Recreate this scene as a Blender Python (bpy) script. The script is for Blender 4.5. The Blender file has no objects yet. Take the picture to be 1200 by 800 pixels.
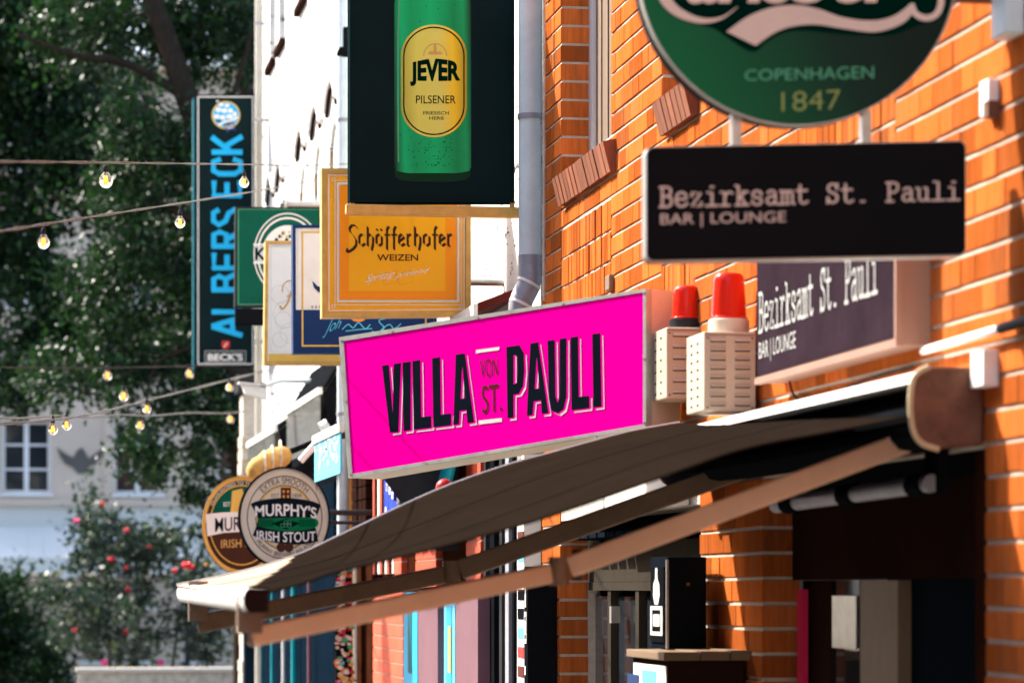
import bpy, bmesh, math, random
import numpy as np
from mathutils import Vector, Matrix
R = math.radians
random.seed(7)
scene = bpy.context.scene
# ---------------------------------------------------------------- camera
EZ = 2.0                       # eye height
FPX = 3600.0                   # focal length in photo pixels (1200 wide)
TH = math.atan(590 / FPX)      # yaw between the street direction and the lens axis
cam_d = bpy.data.cameras.new('camera')
cam = bpy.data.objects.new('camera', cam_d)
scene.collection.objects.link(cam)
scene.camera = cam
cam.location = (0, 0, EZ)
cam.rotation_euler = (R(90), 0, -TH)
cam_d.sensor_width = 36
cam_d.lens = 36 * FPX / 1200
cam_d.shift_y = 290 / 1200
cam_d.clip_start = 0.1
cam_d.clip_end = 2000
cam_d.dof.use_dof = True
cam_d.dof.focus_distance = 13.3
cam_d.dof.aperture_fstop = 3.9
scene.render.resolution_x = 1024
scene.render.resolution_y = 682
# ---------------------------------------------------------------- light
SUN = Vector((-0.55, 0.52, 0.66)).normalized()
EL = math.asin(SUN.z); AZ = math.atan2(SUN.x, SUN.y)
world = bpy.data.worlds.new('World'); scene.world = world
world.use_nodes = True
wn = world.node_tree
bg = wn.nodes['Background']
sky = wn.nodes.new('ShaderNodeTexSky')
sky.sky_type = 'NISHITA'; sky.sun_disc = False
sky.sun_elevation = EL; sky.sun_rotation = AZ
sky.air_density = 0.8; sky.dust_density = 3.0; sky.ozone_density = 0.6
wn.links.new(sky.outputs[0], bg.inputs[0])
bg.inputs[1].default_value = 0.15
sd = bpy.data.lights.new('sun', 'SUN'); sd.energy = 3.0; sd.angle = R(0.5); sd.color = (1, .93, .83)
so = bpy.data.objects.new('sun', sd); scene.collection.objects.link(so)
so.rotation_euler = SUN.to_track_quat('Z', 'Y').to_euler()
so.location = (-20, 20, 30)
scene.view_settings.view_transform = 'Standard'
scene.view_settings.look = 'None'
scene.view_settings.exposure = 1.95
scene.view_settings.gamma = 1
scene.cycles.max_bounces = 8
scene.cycles.use_denoising = True

# ---------------------------------------------------------------- geometry of the view (used to measure the place)
EYE = Vector((0, 0, EZ))
RT = Vector((math.cos(TH), -math.sin(TH), 0)); FW = Vector((math.sin(TH), math.cos(TH), 0))
def ray(px, py): return FW * FPX + RT * (px - 600) + Vector((0, 0, 690 - py))
def at(px, py, Y):
    d = ray(px, py); return EYE + d * (Y / d.y)
def onX(px, py, X):
    d = ray(px, py); return EYE + d * (X / d.x)
def YX(px, X): return onX(px, 690, X).y
def ppm(Y, px=600): return FPX / (at(px, 690, Y) - EYE).dot(FW)      # pixels per metre there

# ---------------------------------------------------------------- materials
MATS = {}
def mat(name, col, rough=.6, metal=0, var=.12, scale=6, stretch=(1, 1, 1), bump=0, emit=None, trans=0, island=0, spec=None, dirt=0):
    if name in MATS: return MATS[name]
    m = bpy.data.materials.new(name); m.use_nodes = True
    if spec is None: spec = 0 if max(col) < .05 else .08 if max(col) < .2 else .2
    nt = m.node_tree; N = nt.nodes; L = nt.links
    b = N['Principled BSDF']
    b.inputs['Roughness'].default_value = rough
    b.inputs['Metallic'].default_value = metal
    b.inputs['Specular IOR Level'].default_value = spec
    g = N.new('ShaderNodeNewGeometry'); mp = N.new('ShaderNodeMapping')
    mp.inputs['Scale'].default_value = stretch
    L.new(g.outputs['Position'], mp.inputs[0])
    nz = N.new('ShaderNodeTexNoise'); nz.inputs['Scale'].default_value = scale; nz.inputs['Detail'].default_value = 6
    nz.inputs['Roughness'].default_value = .65
    L.new(mp.outputs[0], nz.inputs[0])
    mr = N.new('ShaderNodeMapRange'); mr.inputs[1].default_value = .3; mr.inputs[2].default_value = .7
    mr.inputs[3].default_value = 1 - var; mr.inputs[4].default_value = 1 + var
    L.new(nz.outputs[0], mr.inputs[0])
    mx = N.new('ShaderNodeVectorMath'); mx.operation = 'SCALE'
    mx.inputs[0].default_value = col[:3]
    fac = mr.outputs[0]
    if island:
        oi = N.new('ShaderNodeObjectInfo')
        ad = N.new('ShaderNodeMath'); ad.operation = 'ADD'; L.new(g.outputs['Random Per Island'], ad.inputs[0]); L.new(oi.outputs['Random'], ad.inputs[1])
        fr = N.new('ShaderNodeMath'); fr.operation = 'FRACT'; L.new(ad.outputs[0], fr.inputs[0])
        m2 = N.new('ShaderNodeMapRange'); m2.inputs[3].default_value = 1 - island; m2.inputs[4].default_value = 1 + island
        L.new(fr.outputs[0], m2.inputs[0])
        mu = N.new('ShaderNodeMath'); mu.operation = 'MULTIPLY'; L.new(fac, mu.inputs[0]); L.new(m2.outputs[0], mu.inputs[1]); fac = mu.outputs[0]
    L.new(fac, mx.inputs[3])
    out = mx.outputs[0]
    if dirt:
        dz = N.new('ShaderNodeTexNoise'); dz.inputs['Scale'].default_value = 3; dz.inputs['Detail'].default_value = 8
        dz.inputs['Roughness'].default_value = .7; L.new(g.outputs['Position'], dz.inputs[0])
        dr = N.new('ShaderNodeMapRange'); dr.inputs[1].default_value = .5; dr.inputs[2].default_value = .72; dr.inputs[4].default_value = dirt
        L.new(dz.outputs[0], dr.inputs[0])
        mi = N.new('ShaderNodeMix'); mi.data_type = 'RGBA'; L.new(dr.outputs[0], mi.inputs[0]); L.new(out, mi.inputs[6])
        mi.inputs[7].default_value = (.16, .12, .08, 1); out = mi.outputs[2]
    L.new(out, b.inputs['Base Color'])
    if bump:
        bp = N.new('ShaderNodeBump'); bp.inputs['Strength'].default_value = bump; bp.inputs['Distance'].default_value = .004
        L.new(nz.outputs[0], bp.inputs['Height']); L.new(bp.outputs[0], b.inputs['Normal'])
    if emit:
        b.inputs['Emission Color'].default_value = (*emit[0], 1); b.inputs['Emission Strength'].default_value = emit[1]
    if trans: b.inputs['Transmission Weight'].default_value = trans
    MATS[name] = m
    return m
def plaster():
    m = mat('weathered_plaster', (.74, .73, .69), .85, var=.06, scale=2, bump=.3)
    nt = m.node_tree; N = nt.nodes; L = nt.links; b = N['Principled BSDF']
    g = N.new('ShaderNodeNewGeometry'); base = b.inputs['Base Color'].links[0].from_socket
    mp = N.new('ShaderNodeMapping'); mp.inputs['Scale'].default_value = (1, 1.3, 5)
    L.new(g.outputs['Position'], mp.inputs[0])
    n1 = N.new('ShaderNodeTexNoise'); n1.inputs['Scale'].default_value = 2.6; n1.inputs['Detail'].default_value = 9; n1.inputs['Roughness'].default_value = .72
    L.new(mp.outputs[0], n1.inputs[0])
    r1 = N.new('ShaderNodeMapRange'); r1.inputs[1].default_value = .59; r1.inputs[2].default_value = .62
    L.new(n1.outputs[0], r1.inputs[0])
    n2 = N.new('ShaderNodeTexNoise'); n2.inputs['Scale'].default_value = .45; L.new(g.outputs['Position'], n2.inputs[0])
    r2 = N.new('ShaderNodeMapRange'); r2.inputs[1].default_value = .36; r2.inputs[2].default_value = .50; L.new(n2.outputs[0], r2.inputs[0]); r2.inputs[3].default_value = .8
    mu = N.new('ShaderNodeMath'); mu.operation = 'MULTIPLY'; L.new(r1.outputs[0], mu.inputs[0]); L.new(r2.outputs[0], mu.inputs[1])
    mi = N.new('ShaderNodeMix'); mi.data_type = 'RGBA'; L.new(mu.outputs[0], mi.inputs[0]); L.new(base, mi.inputs[6]); mi.inputs[7].default_value = (.03, .026, .02, 1)
    L.new(mi.outputs[2], b.inputs['Base Color'])
    return m
M = lambda n: MATS[n]
BR = (.43, .108, .024)
mat('brick', BR, .9, spec=0, var=.30, scale=1, stretch=(55, 55, 4), bump=.6, island=.36, dirt=.35)
mat('brick_red', (.60, .085, .035), .75, var=.15, scale=1, stretch=(40, 40, 5), bump=.3, island=.1)
mat('brick_sill', (.23, .075, .035), .8, var=.25, scale=1, stretch=(50, 50, 6), bump=.4, island=.25)
mat('mortar', (.50, .45, .38), .9, var=.15, scale=30)
mat('perpend', (.30, .10, .04), .9, var=.2, scale=30)
plaster()
mat('white_paint', (.78, .78, .76), .45, var=.05)
mat('cream_paint', (.74, .66, .52), .5, var=.08, dirt=.35)
mat('glass_dark', (.02, .025, .03), .06, spec=.8, var=.1)
mat('curtain', (.20, .145, .105), .9, var=.15, scale=2, stretch=(10, 10, 1))
mat('zinc', (.66, .76, .78), .42, .0, var=.12, scale=5, dirt=.15)
mat('zinc_dull', (.34, .35, .39), .5, .35, var=.2, scale=9, dirt=.35)
mat('beige_pipe', (.52, .49, .42), .5, var=.1)
mat('steel', (.45, .44, .42), .35, .8, var=.15, scale=20)
mat('frame_metal', (.50, .50, .46), .45, .35, var=.15, scale=20, dirt=.3)
mat('dark_metal', (.035, .036, .04), .45, .2, var=.2)
mat('black', (.008, .009, .011), .6, var=.2)
mat('black_panel', (.007, .011, .017), .38, var=.15, scale=3)
mat('magenta', (1.0, .0, .36), .5, spec=.0, var=.02, scale=2)
mat('navy', (.008, .035, .13), .4, var=.08)
mat('navy_dark', (.0035, .009, .017), .5, var=.2)
mat('sign_dark', (.0075, .0175, .019), .32, var=.12, scale=2)
mat('sign_black', (.0095, .0095, .011), .4, var=.1, scale=4)
mat('cyan', (.0, .40, .74), .45, var=.06)
mat('cyan_light', (.12, .62, .85), .6, var=.1)
mat('off_white', (.83, .80, .75), .5, var=.04)
mat('pink_white', (.74, .58, .50), .5, var=.06)
mat('green_sign', (.0, .15, .052), .28, var=.18, scale=2.2)
mat('green_dark', (.0, .016, .010), .32, var=.15, scale=3)
mat('green_frame', (.0, .085, .05), .35, var=.1)
mat('green_pale', (.09, .40, .22), .5, var=.1)
mat('orange_sign', (1.0, .44, .012), .42, var=.03, scale=3)
mat('orange_deep', (1.0, .30, .008), .42, var=.03, scale=3)
mat('gold', (.62, .36, .10), .42, .25, var=.15, scale=12)
mat('gold_print', (.72, .45, .09), .4, var=.1)
mat('brown_print', (.06, .022, .012), .5, var=.1)
mat('dark_red', (.10, .012, .008), .45, var=.15)
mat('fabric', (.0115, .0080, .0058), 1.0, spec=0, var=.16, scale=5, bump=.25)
mat('fabric_sunlit', (.36, .28, .19), .8, var=.06)
mat('awning_white', (.80, .80, .77), .4, var=.04, dirt=.12)
mat('arm_paint', (.70, .48, .33), .5, var=.08, scale=8, dirt=.12)
mat('arm_brown', (.20, .135, .09), .5, var=.2, scale=6)
mat('cap_plastic', (.15, .070, .045), .6, var=.35, scale=14, dirt=.5)
mat('rim_yellow', (.50, .40, .24), .5, var=.15)
mat('brown_board', (.024, .011, .009), .5, var=.25, scale=3)
mat('brown_dark', (.032, .010, .005), .6, var=.25, scale=4)
mat('tan_wood', (.21, .14, .085), .6, var=.1, scale=8, stretch=(4, 4, 1))
mat('red_lens', (.85, .03, .012), .18, var=.06, trans=.15)
mat('red_paint', (.60, .02, .02), .4)
mat('pink_paint', (.8, .02, .12), .4)
mat('purple_panel', (.19, .095, .12), .5, var=.1, scale=3)
mat('wall_sign', (.030, .019, .026), .5, var=.25, scale=4)
mat('teal_dark', (.0, .10, .13), .5)
mat('teal', (.0, .30, .36), .5)
mat('blue_flag', (.01, .05, .50), .6)
mat('interior', (.02, .017, .015), .9)
mat('alarm_beige', (.56, .46, .34), .5, var=.06, dirt=.4)
mat('cream_face', (.64, .56, .44), .5, var=.05)
mat('sign_side', (.33, .19, .14), .5, var=.08, dirt=.3)
mat('stone', (.42, .37, .29), .9, var=.4, scale=9, bump=.6)
mat('facade_beige', (.60, .50, .40), .9, var=.08, scale=1.2)
mat('facade_white', (.72, .74, .70), .85, var=.06, scale=.6)
mat('roof_tile', (.25, .09, .05), .8, var=.2)
mat('bark', (.030, .024, .018), .95, var=.4, scale=8, stretch=(3, 3, 1), bump=1)
mat('asphalt', (.07, .068, .065), .9, var=.2, scale=20)
mat('paving', (.34, .31, .27), .9, var=.2, scale=5)
mat('ground', (.20, .18, .16), .95, var=.2, scale=1)
mat('cable', (.045, .042, .04), .6, var=.3, scale=30)
mat('cable_pale', (.17, .165, .16), .6, var=.3, scale=30)
mat('filament', (1, .5, .1), .5, emit=((1, .30, .04), 1.3))
mat('rose', (.55, .01, .02), .6, var=.3)
mat('rose_pink', (.75, .05, .22), .6, var=.3)
mat('banner_orange', (.80, .30, .06), .7)
mat('clear_sheet', (.16, .16, .15), .12, var=.4, scale=4, stretch=(1, 1, 6), spec=.9)
def glass():
    m = bpy.data.materials.new('bulb_glass'); m.use_nodes = True
    b = m.node_tree.nodes['Principled BSDF']
    n = m.node_tree.nodes.new('ShaderNodeTexNoise'); n.inputs['Scale'].default_value = 30
    r = m.node_tree.nodes.new('ShaderNodeMapRange'); r.inputs[3].default_value = .02; r.inputs[4].default_value = .08
    m.node_tree.links.new(n.outputs[0], r.inputs[0]); m.node_tree.links.new(r.outputs[0], b.inputs['Roughness'])
    b.inputs['Base Color'].default_value = (.95, .86, .74, 1)
    b.inputs['Transmission Weight'].default_value = 1; b.inputs['IOR'].default_value = 1.12
    MATS['bulb_glass'] = m
glass()
def leafmat(name, col, tr):
    m = bpy.data.materials.new(name); m.use_nodes = True
    N = m.node_tree.nodes; L = m.node_tree.links; b = N['Principled BSDF']; out = N['Material Output']
    g = N.new('ShaderNodeNewGeometry'); r = N.new('ShaderNodeValToRGB')
    r.color_ramp.elements[0].color = (col[0] * .45, col[1] * .5, col[2] * .6, 1)
    r.color_ramp.elements[1].color = (col[0] * 5.0, col[1] * 4.2, col[2] * 2.2, 1)
    k_ = r.color_ramp.elements.new(.72); k_.color = (col[0] * 1.3, col[1] * 1.3, col[2] * 1.1, 1)
    L.new(g.outputs['Random Per Island'], r.inputs[0]); L.new(r.outputs[0], b.inputs['Base Color'])
    b.inputs['Roughness'].default_value = .42; b.inputs['Specular IOR Level'].default_value = .22
    t = N.new('ShaderNodeBsdfTranslucent'); t.inputs[0].default_value = (*tr, 1)
    a = N.new('ShaderNodeMixShader'); a.inputs[0].default_value = .28
    L.new(b.outputs[0], a.inputs[1]); L.new(t.outputs[0], a.inputs[2]); L.new(a.outputs[0], out.inputs[0])
    MATS[name] = m
leafmat('leaf', (.008, .027, .010), (.014, .046, .008))
leafmat('leaf_grey', (.034, .050, .040), (.03, .06, .03))
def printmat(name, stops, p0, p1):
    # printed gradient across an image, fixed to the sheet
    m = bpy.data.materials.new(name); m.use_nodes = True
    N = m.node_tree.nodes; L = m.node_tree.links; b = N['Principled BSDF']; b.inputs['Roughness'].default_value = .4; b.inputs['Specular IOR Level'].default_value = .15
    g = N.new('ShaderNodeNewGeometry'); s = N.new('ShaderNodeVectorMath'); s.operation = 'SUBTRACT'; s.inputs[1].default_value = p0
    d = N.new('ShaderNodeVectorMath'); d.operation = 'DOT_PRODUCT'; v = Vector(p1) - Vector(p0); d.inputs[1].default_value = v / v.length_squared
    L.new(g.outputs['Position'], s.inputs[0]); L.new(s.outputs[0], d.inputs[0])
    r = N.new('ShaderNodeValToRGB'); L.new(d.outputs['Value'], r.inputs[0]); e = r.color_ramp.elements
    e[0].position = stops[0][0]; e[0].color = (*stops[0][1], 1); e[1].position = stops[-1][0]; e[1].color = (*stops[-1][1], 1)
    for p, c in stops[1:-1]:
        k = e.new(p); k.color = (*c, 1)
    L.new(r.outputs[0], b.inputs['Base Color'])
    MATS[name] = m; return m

# ---------------------------------------------------------------- builders
C = scene.collection
class MB:
    def __init__(s): s.v = []; s.f = []
    def add(s, vs, fs):
        n = len(s.v); s.v += [tuple(v) for v in vs]; s.f += [tuple(i + n for i in f) for f in fs]; return s
    def box(s, x0, x1, y0, y1, z0, z1):
        return s.add([(x0, y0, z0), (x1, y0, z0), (x1, y1, z0), (x0, y1, z0), (x0, y0, z1), (x1, y0, z1), (x1, y1, z1), (x0, y1, z1)],
                     [(0, 3, 2, 1), (4, 5, 6, 7), (0, 1, 5, 4), (1, 2, 6, 5), (2, 3, 7, 6), (3, 0, 4, 7)])
    def prism(s, pts, off):
        n = len(pts); off = Vector(off); p = [Vector(q) for q in pts]
        return s.add(p + [q + off for q in p], [tuple(range(n)), tuple(range(2 * n - 1, n - 1, -1))] + [(i, (i + 1) % n, n + (i + 1) % n, n + i) for i in range(n)])
    def tube(s, pts, r, n=10, cap=True):
        pts = [Vector(p) for p in pts]; rs = r if isinstance(r, (list, tuple)) else [r] * len(pts)
        base = len(s.v); prev = None
        for i, p in enumerate(pts):
            t = (pts[min(i + 1, len(pts) - 1)] - pts[max(i - 1, 0)]).normalized()
            a = Vector((0, 0, 1)) if abs(t.z) < .9 else Vector((1, 0, 0))
            if prev is None: u = t.cross(a).normalized()
            else: u = (prev - t * prev.dot(t)).normalized()
            prev = u; w = t.cross(u)
            for k in range(n):
                an = 2 * math.pi * k / n; s.v.append(tuple(p + (u * math.cos(an) + w * math.sin(an)) * rs[i]))
        for i in range(len(pts) - 1):
            for k in range(n):
                a = base + i * n + k; b2 = base + i * n + (k + 1) % n; s.f.append((a, b2, b2 + n, a + n))
        if cap:
            s.f.append(tuple(range(base + n - 1, base - 1, -1))); e = base + (len(pts) - 1) * n; s.f.append(tuple(range(e, e + n)))
        return s
    def lathe(s, c, prof, n=20, axis=(0, 0, 1)):
        c = Vector(c); ax = Vector(axis).normalized(); u = ax.orthogonal().normalized(); w = ax.cross(u); base = len(s.v)
        for (r, h) in prof:
            for k in range(n):
                an = 2 * math.pi * k / n; s.v.append(tuple(c + ax * h + (u * math.cos(an) + w * math.sin(an)) * max(r, 1e-4)))
        for i in range(len(prof) - 1):
            for k in range(n):
                a = base + i * n + k; b2 = base + i * n + (k + 1) % n; s.f.append((a, b2, b2 + n, a + n))
        s.f.append(tuple(range(base + n - 1, base - 1, -1))); e = base + (len(prof) - 1) * n; s.f.append(tuple(range(e, e + n)))
        return s
    def mesh(s, name, m, smooth=False):
        me = bpy.data.meshes.new(name); me.from_pydata(s.v, [], s.f); me.materials.append(M(m))
        if smooth: me.shade_smooth()
        me.update(); return me
    def build(s, name, m, parent=None, smooth=False, bevel=0, label=None, kind=None, fix=True):
        me = s.mesh(name, m, smooth)
        if fix:
            bm = bmesh.new(); bm.from_mesh(me); bmesh.ops.recalc_face_normals(bm, faces=bm.faces); bm.to_mesh(me); bm.free()
        o = bpy.data.objects.new(name, me); C.objects.link(o)
        if parent is not None: o.parent = parent
        if bevel:
            b = o.modifiers.new('b', 'BEVEL'); b.width = bevel; b.segments = 2; b.limit_method = 'ANGLE'
        if label: o['label'] = label
        if kind: o['kind'] = kind
        if smooth:
            e = o.modifiers.new('e', 'EDGE_SPLIT'); e.split_angle = R(38)
        return o
def thing(name, label, cat, group=None):
    o = bpy.data.objects.new(name, None); C.objects.link(o); o['label'] = label; o['category'] = cat; o.empty_display_size = .1
    if group: o['group'] = group
    return o
def tag(o, label, cat, group=None):
    o['label'] = label; o['category'] = cat
    if group: o['group'] = group
    return o
class Pl:      # a flat face in the world, addressed by where the photograph shows it
    def __init__(s, c, n=(0, -1, 0)): s.c = Vector(c); s.n = Vector(n).normalized()
    def P(s, px, py, off=0):
        d = ray(px, py); c = s.c + s.n * off
        return EYE + d * ((c - EYE).dot(s.n) / d.dot(s.n))
    def slab(s, pts, off, depth): return MB().prism([s.P(*p, off) for p in pts], s.n * -depth)
    def fill(s, mb, pts, off): mb.add([s.P(*p, off) for p in pts], [tuple(range(len(pts)))])
def rect(x0, y0, x1, y1): return [(x0, y0), (x1, y0), (x1, y1), (x0, y1)]
def rrect(x0, y0, x1, y1, r, n=6, skew=0):
    o = []
    for (cx, cy, a) in ((x1 - r, y0 + r, -90), (x1 - r, y1 - r, 0), (x0 + r, y1 - r, 90), (x0 + r, y0 + r, 180)):
        for k in range(n + 1):
            t = R(a + 90 * k / n); o.append((cx + r * math.cos(t), cy + r * math.sin(t)))
    return [(x, y + skew * (x - x0)) for x, y in o]
def circ(cx, cy, rx, ry=None, n=48, a0=0, a1=360):
    ry = ry or rx; m = n if a1 - a0 == 360 else n + 1
    return [(cx + rx * math.cos(R(a0 + (a1 - a0) * k / n)), cy + ry * math.sin(R(a0 + (a1 - a0) * k / n))) for k in range(m)]
def ring(pl, mb, outer, inner, off):
    n = len(outer); v = [pl.P(*p, off) for p in outer] + [pl.P(*p, off) for p in inner]
    mb.add(v, [(i, (i + 1) % n, n + (i + 1) % n, n + i) for i in range(n)])
def frame(pl, outer, inner, off, depth):
    n = len(outer); mb = MB()
    for i in range(n):
        j = (i + 1) % n; mb.prism([pl.P(*p, off) for p in (outer[i], outer[j], inner[j], inner[i])], pl.n * -depth)
    return mb
def inset(q, d):
    cx = sum(p[0] for p in q) / 4; cy = sum(p[1] for p in q) / 4
    return [(x + (d if x < cx else -d), y + (d if y < cy else -d)) for x, y in q]
TXT = {}
def glyphs(s, bold=0.0, shear=0.0):
    k = (s, bold, shear)
    if k in TXT: return TXT[k]
    cu = bpy.data.curves.new('t', 'FONT'); cu.body = s; cu.offset = bold; cu.shear = shear; cu.resolution_u = 4; cu.fill_mode = 'BOTH'
    ob = bpy.data.objects.new('t', cu); C.objects.link(ob)
    dg = bpy.context.evaluated_depsgraph_get(); dg.update()
    me = bpy.data.meshes.new_from_object(ob.evaluated_get(dg))
    v = [(a.co.x, a.co.y) for a in me.vertices]; f = [tuple(p.vertices) for p in me.polygons]
    bpy.data.objects.remove(ob); bpy.data.curves.remove(cu); bpy.data.meshes.remove(me)
    x0 = min(a[0] for a in v); x1 = max(a[0] for a in v); y0 = min(a[1] for a in v); y1 = max(a[1] for a in v)
    v = [((a - x0) / (x1 - x0), (b - y0) / (y1 - y0)) for a, b in v]
    TXT[k] = (v, f); return v, f
def text(pl, mb, s, warp, off, bold=0.0, shear=0.0):
    v, f = glyphs(s, bold, shear); mb.add([pl.P(*warp(a, b), off) for a, b in v], f)
def quadwarp(TL, TR, BR, BL):
    return lambda u, v: tuple((BL[i] * (1 - u) + BR[i] * u) * (1 - v) + (TL[i] * (1 - u) + TR[i] * u) * v for i in (0, 1))
def boxwarp(x0, y0, x1, y1): return quadwarp((x0, y0), (x1, y0), (x1, y1), (x0, y1))
def arcwarp(cx, cy, r0, r1, a0, a1, sx=1):   # degrees clockwise from the top
    def w(u, v):
        a = R(a0 + (a1 - a0) * u); r = r0 + (r1 - r0) * v
        return cx + r * math.sin(a) * sx, cy - r * math.cos(a)
    return w
def ribbon(pl, mb, pts, w, off, warp=None):
    n = len(pts); ws = w if isinstance(w, (list, tuple)) else [w] * n; L_ = []; R_ = []
    for i in range(n):
        a = pts[max(i - 1, 0)]; b = pts[min(i + 1, n - 1)]; dx, dy = b[0] - a[0], b[1] - a[1]; l = math.hypot(dx, dy) or 1
        nx, ny = -dy / l * ws[i] / 2, dx / l * ws[i] / 2
        L_.append((pts[i][0] + nx, pts[i][1] + ny)); R_.append((pts[i][0] - nx, pts[i][1] - ny))
    f = warp or (lambda a, b: (a, b))
    v = [pl.P(*f(*p), off) for p in L_] + [pl.P(*f(*p), off) for p in R_]
    mb.add(v, [(i, i + 1, n + i + 1, n + i) for i in range(n - 1)])
def smooth(pts, k=6):
    o = []; n = len(pts)
    for i in range(n - 1):
        p0 = pts[max(i - 1, 0)]; p1 = pts[i]; p2 = pts[i + 1]; p3 = pts[min(i + 2, n - 1)]
        for j in range(k):
            t = j / k
            o.append(tuple(.5 * (2 * p1[d] + (p2[d] - p0[d]) * t + (2 * p0[d] - 5 * p1[d] + 4 * p2[d] - p3[d]) * t * t + (3 * p1[d] - p0[d] - 3 * p2[d] + p3[d]) * t ** 3) for d in range(len(p1))))
    o.append(tuple(pts[-1])); return o
def nib(pl, mb, pts, nx, ny, off):
    for i in range(len(pts) - 1):
        (ax, ay), (bx, by) = pts[i], pts[i + 1]; e = off + .00012 * (i % 2)
        q = [(ax - nx, ay - ny), (ax + nx, ay + ny), (bx + nx, by + ny), (bx - nx, by - ny)]
        pl.fill(mb, q, e)
SLAB = {
 'B': [[(.2, 0), (.2, 1)], [(.04, 1), (.58, 1), (.78, .93), (.83, .77), (.76, .6), (.6, .53), (.2, .53)], [(.6, .53), (.82, .46), (.9, .27), (.82, .08), (.62, 0), (.04, 0)]],
 'e': [[(.12, .37), (.88, .37), (.85, .55), (.7, .68), (.5, .72), (.25, .66), (.12, .5), (.1, .34), (.15, .15), (.32, .02), (.55, 0), (.78, .05), (.9, .14)]],
 'z': [[(.14, .52), (.14, .68), (.82, .68), (.15, 0), (.85, 0), (.85, .16)]],
 'i': [[(.22, .68), (.52, .68), (.52, 0)], [(.1, 0), (.92, 0)], [(.45, .96), (.6, .96)]],
 'r': [[(.08, .68), (.35, .68), (.35, 0)], [(.08, 0), (.68, 0)], [(.35, .42), (.5, .62), (.7, .7), (.9, .62)]],
 'k': [[(.05, 1), (.24, 1), (.24, 0)], [(.05, 0), (.42, 0)], [(.24, .28), (.72, .68)], [(.55, .68), (.9, .68)], [(.42, .42), (.8, 0)], [(.62, 0), (.98, 0)]],
 's': [[(.8, .5), (.78, .64), (.6, .7), (.35, .7), (.18, .6), (.2, .44), (.5, .36), (.8, .28), (.86, .14), (.7, .01), (.45, -.01), (.2, .06), (.16, .2)]],
 'a': [[(.2, .62), (.4, .71), (.62, .69), (.74, .55), (.74, 0), (.97, 0)], [(.74, .42), (.4, .42), (.15, .31), (.12, .12), (.3, 0), (.55, .03), (.74, .18)]],
 'm': [[(.0, .68), (.14, .68), (.14, 0)], [(0, 0), (.28, 0)], [(.14, .5), (.28, .68), (.43, .68), (.5, .55), (.5, 0)], [(.5, 0), (.62, 0)], [(.5, .5), (.64, .68), (.8, .68), (.88, .52), (.88, 0), (1.02, 0)]],
 't': [[(.34, .95), (.34, .15), (.45, .02), (.65, 0), (.87, .1)], [(.08, .68), (.8, .68)]],
 'S': [[(.82, .72), (.84, .98)], [(.84, .76), (.72, .95), (.48, 1), (.24, .93), (.17, .76), (.25, .6), (.5, .53), (.76, .44), (.87, .27), (.78, .08), (.53, 0), (.3, .05), (.16, .22)], [(.14, 0), (.16, .28)]],
 '.': [[(.4, .03), (.6, .03)]],
 'P': [[(.22, 0), (.22, 1)], [(.04, 0), (.5, 0)], [(.04, 1), (.6, 1), (.82, .93), (.88, .75), (.8, .57), (.6, .48), (.22, .48)]],
 'u': [[(.03, .68), (.2, .68), (.2, .15), (.3, .02), (.5, 0), (.66, .05), (.78, .2)], [(.6, .68), (.78, .68), (.78, 0), (.97, 0)]],
 'l': [[(.2, 1), (.5, 1), (.5, 0)], [(.1, 0), (.92, 0)]],
}
def slabtext(pl, parent, m, s, warp, off, w=.13, cell=1.0, gap=.12):
    n = len(s); W = n * (cell + gap)
    asp = .62     # cell width over cap height
    for i, ch in enumerate(s):
        if ch == ' ': continue
        mb = MB()
        for j, st in enumerate(SLAB[ch]):
            pts = [((i * (cell + gap) + x) * asp, y) for x, y in st]
            ribbon(pl, mb, pts, w, off + .0001 * j, lambda a, b: warp(a / (W * asp), b))
            for (a, b) in (pts[0], pts[-1]):
                h = w / 2; q = [(a - h, b - h), (a + h, b - h), (a + h, b + h), (a - h, b + h)]
                mb.add([pl.P(*warp(c / (W * asp), d), off + .0001 * (j + 5)) for c, d in q], [(0, 1, 2, 3)])
        mb.build('letter', m, parent, fix=False)
BLK = {
 'S': (1.0, [[(1.0, 1.45), (.8, 1.72), (.45, 1.72), (.22, 1.45), (.3, 1.15), (.62, .85), (.88, .5), (.88, .1), (.62, -.2), (.25, -.42), (-.05, -.5), (.05, -.2)]]),
 'c': (.8, [[(.85, .85), (.5, 1), (.18, .78), (.18, .2), (.5, 0), (.9, .22)]]),
 'h': (.9, [[(.18, 1.6), (.18, 0)], [(.18, .8), (.5, 1), (.82, .75), (.82, .2), (.65, -.35)]]),
 'o': (.9, [[(.18, .8), (.5, 1), (.82, .8), (.82, .2), (.5, 0), (.18, .2), (.18, .8)]]),
 'O': (.9, [[(.18, .8), (.5, 1), (.82, .8), (.82, .2), (.5, 0), (.18, .2), (.18, .8)], [(.2, 1.3), (.32, 1.4)], [(.68, 1.3), (.8, 1.4)]]),
 'f': (.65, [[(1.05, 1.5), (.75, 1.62), (.5, 1.35), (.5, -.3)], [(.1, .93), (.95, .93)]]),
 'e': (.8, [[(.25, .42), (.85, .72), (.5, 1), (.18, .78), (.18, .2), (.5, 0), (.9, .22)]]),
 'r': (.72, [[(.25, 1), (.25, 0), (.45, .08)], [(.25, .8), (.65, 1), (.95, .82)]]),
}

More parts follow.
